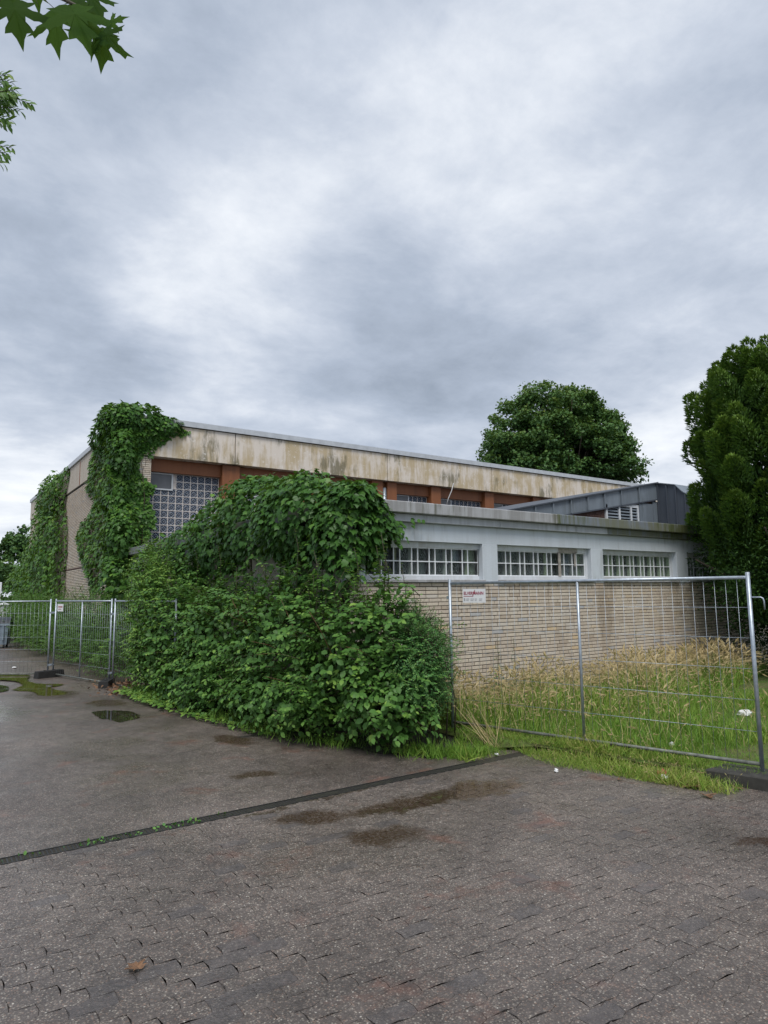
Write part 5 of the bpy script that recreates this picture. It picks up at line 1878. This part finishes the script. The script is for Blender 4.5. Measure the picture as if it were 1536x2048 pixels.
gc = thing('ground_ivy', 'light green ground ivy creeping onto the yard below the left end of the big shrub', 'ground cover', (3.6, 13, 0))
L = Leafage()
n = 1000
y = np.concatenate([r.uniform(12.0, 14.5, 700), r.uniform(8.6, 12.0, 300)])
x0 = np.interp(y, [8.4, 9.8, 11, 12.7, 14.5], [4.0, 3.8, 3.60, 3.45, 3.35])
x = x0 + np.abs(r.normal(0.0, 0.3, n))
L.add(np.c_[x, y, 0.02 + 0.22 * np.clip(x - x0, 0, 0.6) * r.random(n)], nrm(rdir(n, r) * np.array((1, 1, 0.2))), nrm(np.array((-0.2, -0.3, 1.0)) + rdir(n, r) * 0.35), r.uniform(0.05, 0.10, n), np.clip(r.normal(0.68, 0.14, n), 0, 1))
L.build(gc, OVAL, M['leaf_shrub'], 0)

# weeds standing in front of the brick wall
wspec = [(7.9, 8.15, 1.15, 'tall dark weed spire against the brick wall, nearest the fence post with the sign'), (8.28, 8.15, 1.05, 'thin dark weed spire against the brick wall, second from the fence post with the sign'),
         (7.35, 7.6, 0.85, 'broad-leaved weed in the dry grass below the white sign'), (11.6, 8.1, 1.05, 'slender green weed against the brick wall right of the middle fence post'),
         (13.0, 7.9, 0.95, 'leafy green weed at the shaded end of the brick wall'), (12.2, 6.9, 0.7, 'bushy green weed in the grass near the right fence post')]
for i, (x, y, h, lb) in enumerate(wspec):
    w_ = thing('weed', lb, 'weed', (x, y, 0.1), 'weeds in front of the brick wall')
    L = Leafage()
    r = np.random.default_rng(700 + i)
    wide = i in (2, 5)
    n = 90 if not wide else 60
    t_ = r.random(n)
    ang = r.uniform(0, 6.283, n)
    o = np.c_[np.cos(ang), np.sin(ang), np.zeros(n)]
    sp = (0.05 if not wide else 0.16)
    L.add(np.c_[np.full(n, x), np.full(n, y), 0.1 + h * t_] + o * (sp * (1.1 - t_))[:, None], nrm(o + np.array((0, 0, 0.3))), nrm(np.array((0, 0, 1.0)) + 0.4 * o), (0.075 if not wide else 0.12) * (1.1 - 0.7 * t_), np.clip(r.normal(0.35, 0.15, n), 0, 1))
    L.build(w_, NARROW, M['leaf_shrub'], 0)
    stems(w_, [([(x, y, 0.05), (x + 0.02, y, 0.1 + h * 0.5), (x, y, 0.1 + h)], 0.007, 0.003)], M['twig'])

# ------------------------------------------------------------------ mobile fence panels
FL, FH = 3.5, 2.0


def tube_mesh(name, pts, r, mat, n=8):
    m_ = MB()
    m_.tube(pts, r, n)
    return m_.mesh(name, mat, True)


def fence_meshes(Lx):
    return {
        'post': tube_mesh('post', [(0, 0, 0), (0, 0, FH)], 0.0215, M['galv'], 12),
        'mid': tube_mesh('mid_post', [(0, 0, 0.08), (0, 0, FH - 0.06)], 0.017, M['galv'], 10),
        'top': tube_mesh('top_rail', [(0.02, 0, FH - 0.055), (Lx - 0.02, 0, FH - 0.055)], 0.019, M['galv'], 10),
        'bot': tube_mesh('bottom_rail', [(0.02, 0, 0.075), (Lx - 0.02, 0, 0.075)], 0.019, M['galv_dirty'], 10),
        'hw': tube_mesh('wire', [(0.02, 0.012, 0), (Lx - 0.02, 0.012, 0)], 0.0026, M['galv'], 5),
        'vw': tube_mesh('wire', [(0, 0.008, 0.08), (0, 0.008, FH - 0.06)], 0.0020, M['galv'], 5)}


def fence(P, Q, z, label, group, hook=False, pitch=0.108):
    P, Q = Vector((P[0], P[1], z)), Vector((Q[0], Q[1], z))
    d = Q - P
    Lx = d.length
    ms = fence_meshes(Lx)
    t_ = thing('site_fence', label, 'fence', P, group, (0, 0, math.atan2(d.y, d.x)))
    link('post', ms['post'], t_, (0, 0, 0))
    link('post', ms['post'], t_, (Lx, 0, 0))
    link('mid_post', ms['mid'], t_, (Lx * 0.5, 0, 0))
    link('top_rail', ms['top'], t_)
    link('bottom_rail', ms['bot'], t_)
    for k in range(5):
        link('wire', ms['hw'], t_, (0, 0, 0.075 + 0.312 * (k + 1)))
    n = int(Lx / pitch)
    for k in range(1, n):
        link('wire', ms['vw'], t_, (Lx * k / n, 0, 0))
    m_ = MB()
    m_.tube([(0.0, 0, 0), (0.085, 0, 0), (0.105, 0, -0.012), (0.112, 0, -0.04), (0.114, 0, -0.125)], 0.0075, 8)
    hk = m_.mesh('hook', M['galv'], True)
    if hook:
        link('hook', hk, t_, (Lx + 0.02, 0, FH - 0.26))
        m_ = MB()
        m_.box(-0.05, -0.012, -0.02, -0.02, 0.012, 0.02)
        link('lug', m_.mesh('lug', M['galv']), t_, (0, 0, FH - 0.25))
    return t_


RF = fence((6.035, 7.13), (7.045, 3.55), 0.12, 'mesh fence panel before the brick wall and dry grass, with red lettered sign', 'mobile fence panels', True)
P0, P1, P2, P3 = (0.13, 21.6), (2.86, 19.45), (3.69, 16.39), (4.05, 12.95)
LZ = -0.125
F1 = fence(P0, (2.79, 19.48), LZ, 'leftmost mesh fence panel running out of the left edge in front of the waste container', 'mobile fence panels')
F2 = fence((2.90, 19.36), (3.655, 16.50), LZ, 'mesh fence panel in front of the hedge with a small notice', 'mobile fence panels')
F3 = fence((3.70, 16.36), P3, LZ, 'mesh fence panel running half hidden into the big shrub', 'mobile fence panels')
# couplers between the left panels
for (x, y), nm in (((2.845, 19.42), 'a'), ((3.678, 16.43), 'b')):
    for z in (0.28, 1.62):
        m_ = MB()
        m_.box(x - 0.075, y - 0.03, LZ + z, x + 0.075, y - 0.012, LZ + z + 0.05)
        m_.box(x - 0.012, y - 0.06, LZ + z + 0.01, x + 0.012, y - 0.03, LZ + z + 0.04)
        tag(part('post_clamp', m_, M['galv'], None), ('%s galvanised clamp joining the two fence posts above the %s black fence foot' % ('upper' if z > 1 else 'lower', 'left' if nm == 'a' else 'right')), 'clamp', 'fence clamps')
# concrete feet
for (x, y, rz, lb) in ((2.80, 19.25, 0.35, 'black fence foot block beside the mossy puddle'), (3.55, 16.25, 1.15, 'black fence foot block beside the pile of dead leaves')):
    m_ = MB()
    m_.add([(-0.35, -0.115, 0), (0.35, -0.115, 0), (0.35, 0.115, 0), (-0.35, 0.115, 0), (-0.33, -0.10, 0.18), (0.33, -0.10, 0.18), (0.33, 0.10, 0.18), (-0.33, 0.10, 0.18)],
           [(0, 3, 2, 1), (4, 5, 6, 7), (0, 1, 5, 4), (1, 2, 6, 5), (2, 3, 7, 6), (3, 0, 4, 7)])
    for hx in (-0.12, 0.12):
        m_.box(hx - 0.03, -0.03, 0.1802, hx + 0.03, 0.03, 0.195)
    o = link('footing_block', m_.mesh('footing_block', M['rubber']), None, (x, y, LZ - 0.0), (0, 0, rz))
    b_ = o.modifiers.new('edge', 'BEVEL')
    b_.width = 0.012
    tag(o, lb, 'fence foot', 'fence foot blocks')

# company sign on the right fence
sg = thing('sign_board', 'small white sign with dark red lettering wired to the right fence panel', 'sign', (6.06, 7.03, 1.80), None, (0, 0, math.atan2(3.55 - 7.13, 7.045 - 6.035)))
m_ = MB()
m_.box(0.0, -0.018, 0.0, 0.36, -0.014, 0.185)
o = link('sign_plate', m_.mesh('sign_plate', M['sign_white']), sg, (0.12, 0, 0.0))


def text_mesh(body, size, mat, shear=0.0, offset=0.0):
    cu = bpy.data.curves.new('lettering', 'FONT')
    cu.body = body
    cu.size = size
    cu.shear = shear
    cu.offset = offset
    cu.extrude = 0.0006
    to = bpy.data.objects.new('lettering', cu)
    COL.objects.link(to)
    dg = bpy.context.evaluated_depsgraph_get()
    me = bpy.data.meshes.new_from_object(to.evaluated_get(dg))
    bpy.data.objects.remove(to)
    me.materials.clear()
    me.materials.append(mat)
    w = max(v.co.x for v in me.vertices)
    return me, w


me, w = text_mesh('ELVERMANN', 0.055, M['sign_red'], 0.08, 0.0013)
o = link('lettering', me, sg, (0.135, -0.0195, 0.108), (math.radians(90), 0, 0))
o.scale = (0.315 / w, 1.05, 1)
m_ = MB()
m_.box(0.135, -0.0195, 0.082, 0.29, -0.0183, 0.089)
m_.add([(0.272, -0.0197, 0.083), (0.284, -0.0197, 0.083), (0.322, -0.0197, 0.168), (0.310, -0.0197, 0.168)], [(0, 1, 2, 3)])
link('underline', m_.mesh('underline', M['sign_red']), sg, (0, 0, 0))
m_ = MB()
for k, wdt in enumerate((0.05, 0.06, 0.035, 0.05)):
    x = 0.175 + 0.068 * k
    m_.box(x, -0.0192, 0.045, x + wdt, -0.0183, 0.055)
    m_.box(x, -0.0192, 0.026, x + wdt * 0.8, -0.0183, 0.034)
m_.box(0.137, -0.0192, 0.022, 0.160, -0.0183, 0.062)
link('small_print', m_.mesh('small_print', M['sign_grey']), sg, (0, 0, 0))
# small notice on the left fence
sg2 = thing('notice_plate', 'tiny white notice with faded red print on the left fence beside the doubled posts', 'sign', (2.93, 19.25, LZ + 1.68), None, (0, 0, math.atan2(16.5 - 19.36, 3.655 - 2.90)))
m_ = MB()
m_.box(0.03, -0.026, 0, 0.36, -0.022, 0.19)
link('notice_board', m_.mesh('notice_board', M['sign_white']), sg2)
m_ = MB()
m_.box(0.08, -0.0285, 0.10, 0.32, -0.0265, 0.13)
m_.box(0.08, -0.0285, 0.05, 0.26, -0.0265, 0.065)
link('notice_print', m_.mesh('notice_print', M['litter_red']), sg2)

# ------------------------------------------------------------------ far left: container, tent, white post
bn = thing('waste_container', 'large grey wheeled waste container with dark domed lid at the left edge', 'container', (2.62, 33.6, -0.25), None, (0, 0, -0.25))
m_ = MB()
m_.add([(-0.58, -0.42, 0.16), (0.58, -0.42, 0.16), (0.58, 0.42, 0.16), (-0.58, 0.42, 0.16), (-0.66, -0.52, 1.02), (0.66, -0.52, 1.02), (0.66, 0.52, 1.02), (-0.66, 0.52, 1.02)],
       [(0, 3, 2, 1), (0, 1, 5, 4), (1, 2, 6, 5), (2, 3, 7, 6), (3, 0, 4, 7), (4, 5, 6, 7)])
m_.box(-0.70, -0.56, 0.98, 0.70, 0.56, 1.05)
for x in (-0.45, -0.15, 0.15, 0.45):
    m_.box(x - 0.03, -0.55, 0.35, x + 0.03, -0.45, 0.97)
link('body', m_.mesh('body', M['bin_body']), bn)
m_ = MB()
seg = 10
vs = []
for i in range(seg + 1):
    a = math.pi * i / seg
    for x in (-0.70, 0.70):
        vs.append((x, -0.56 * math.cos(a), 1.055 + 0.26 * math.sin(a)))
m_.add(vs, [(2 * i, 2 * i + 1, 2 * i + 3, 2 * i + 2) for i in range(seg)] + [tuple(2 * i for i in range(seg, -1, -1)), tuple(2 * i + 1 for i in range(seg + 1))])
link('lid', m_.mesh('lid', M['bin_lid'], False), bn)
for x in (-0.48, 0.48):
    for y in (-0.34, 0.34):
        m_ = MB()
        m_.tube([(x - 0.03, y, 0.09), (x + 0.03, y, 0.09)], 0.09, 12)
        m_.box(x - 0.045, y - 0.02, 0.09, x + 0.045, y + 0.02, 0.17)
        link('wheel', m_.mesh('wheel', M['rubber']), bn)

tn = thing('party_tent', 'white canvas tent with shallow sloping roof behind the waste container', 'tent', (0.5, 48, -0.4))
TZ = -0.4
m_ = MB()
for k in range(6):
    x0 = -4.6 + k * 1.5
    w_ = MB()
    w_.box(x0 + 0.01, 46.5, TZ, x0 + 1.49, 46.53, TZ + 1.85)
    part('wall_sheet', w_, M['canvas'], tn)
w_ = MB()
w_.add([(-4.7, 46.4, TZ + 1.86), (4.5, 46.4, TZ + 1.86), (4.5, 51.4, TZ + 1.86), (-4.7, 51.4, TZ + 1.86), (-2.2, 48.9, TZ + 2.75), (2.0, 48.9, TZ + 2.75)],
       [(0, 1, 5, 4), (1, 2, 5), (2, 3, 4, 5), (3, 0, 4), (3, 2, 1, 0)])
part('tent_roof', w_, M['canvas'], tn)
w_ = MB()
w_.box(4.38, 46.5, TZ, 4.42, 51.3, TZ + 1.855)
part('side_sheet', w_, M['canvas'], tn)
wp = MB()
wp.box(3.98, 53.9, -0.45, 4.55, 54.1, 2.95)
tag(part('white_post', wp, M['canvas'], None, bevel=0.02), 'white upright post standing behind the tent beside the ivy', 'post')

# ------------------------------------------------------------------ litter and small things
def crumple(name, loc, size, mat, label, cat, seed, flat=0.4):
    r_ = random.Random(seed)
    bm = bmesh.new()
    bmesh.ops.create_icosphere(bm, subdivisions=2, radius=0.5)
    for v in bm.verts:
        k = 1 + r_.uniform(-0.28, 0.28)
        v.co = Vector((v.co.x * size[0] * k, v.co.y * size[1] * k, (v.co.z + 0.45) * size[2] * k))
    me_ = bpy.data.meshes.new(name)
    bm.to_mesh(me_)
    bm.free()
    me_.materials.append(mat)
    return tag(link(name, me_, None, loc, (0, 0, r_.uniform(0, 6))), label, cat)


crumple('paper_scrap', (5.76, 5.10, 0.004), (0.10, 0.05, 0.03), M['litter_white'], 'white paper scrap on the paving at the grass edge', 'litter', 1)
crumple('paper_cup', (9.85, 5.15, 0.12), (0.20, 0.13, 0.09), M['litter_white'], 'crumpled white paper lying on the lawn near the right fence post', 'litter', 2)
crumple('drink_carton', (6.42, 4.27, 0.004), (0.10, 0.09, 0.09), M['litter_red'], 'crushed red carton in the grass at the kerb end', 'litter', 3)
crumple('tissue', (6.37, 4.20, 0.004), (0.09, 0.09, 0.06), M['litter_white'], 'dirty white tissue in front of the crushed red carton', 'litter', 4)
crumple('plastic_bit', (5.75, 6.0, 0.01), (0.05, 0.04, 0.02), M['litter_white'], 'small white scrap lying by the end of the drain channel', 'litter', 5)
crumple('plastic_bit', (7.3, 4.7, 0.13), (0.07, 0.06, 0.05), M['litter_white'], 'small white scrap in the grass just behind the right fence panel', 'litter', 6)
crumple('plastic_bit', (2.35, 22.6, gz(22)), (0.20, 0.12, 0.05), M['litter_white'], 'white scrap on the ground beyond the left fence', 'litter', 7)
m_ = MB()
m_.box(-0.42, -0.05, 0, 0.42, 0.05, 0.05)
tag(link('wooden_plank', m_.mesh('wooden_plank', M['wood']), None, (8.95, 5.58, 0.13), (0.0, -0.04, 0.5)), 'short dark rotten plank lying on the lawn', 'plank')


def dry_leaf(loc, size, rz, label, seed):
    r_ = np.random.default_rng(seed)
    v = MAPLE[0].copy()
    v[:, 2] = 0.25 * np.abs(v[:, 0]) + 0.10 * sn(v, 4, seed) + 0.12
    me_ = mesh_np('dead_leaf', v * size, MAPLE[1], M['dead_leaf'])
    return tag(link('dead_leaf', me_, None, loc, (0, 0, rz)), label, 'leaf', 'fallen leaves')


dry_leaf((6.40, 3.86, 0.006), 0.13, 1.0, 'long curled brown leaf on the paving nearest the kerb end', 1)
dry_leaf((6.22, 3.68, 0.006), 0.10, 2.6, 'reddish brown curled leaf on the paving in front of the kerb', 2)
dry_leaf((1.05, 3.80, 0.006), 0.085, 0.4, 'reddish maple leaf lying flat on the paving at lower left', 3)
dry_leaf((6.0, 4.5, 0.006), 0.05, 4.0, 'small brown leaf on the paving left of the crushed carton', 4)
dry_leaf((6.66, 3.60, 0.006), 0.06, 5.0, 'pale brown leaf right at the foot of the kerb', 5)
# leaf pile beside the second fence foot
L = Leafage()
lp = thing('leaf_pile', 'pile of dead brown leaves under the left end of the big shrub', 'leaf pile', (3.75, 15.4, -0.08))
r = np.random.default_rng(41)
n = 420
q = r.normal(0, 1, (n, 2)) * np.array((0.28, 0.75))
L.add(np.c_[3.85 + q[:, 0], 15.3 + q[:, 1], -0.07 + 0.16 * np.exp(-(q[:, 0] / 0.3) ** 2 - (q[:, 1] / 0.8) ** 2) * r.random(n)], rdir(n, r) * np.array((1, 1, 0.4)), nrm(np.array((0, 0, 1.0)) + rdir(n, r) * 0.8), r.uniform(0.05, 0.10, n), 0.5)
L.build(lp, OVAL, M['dead_leaf'], 0)
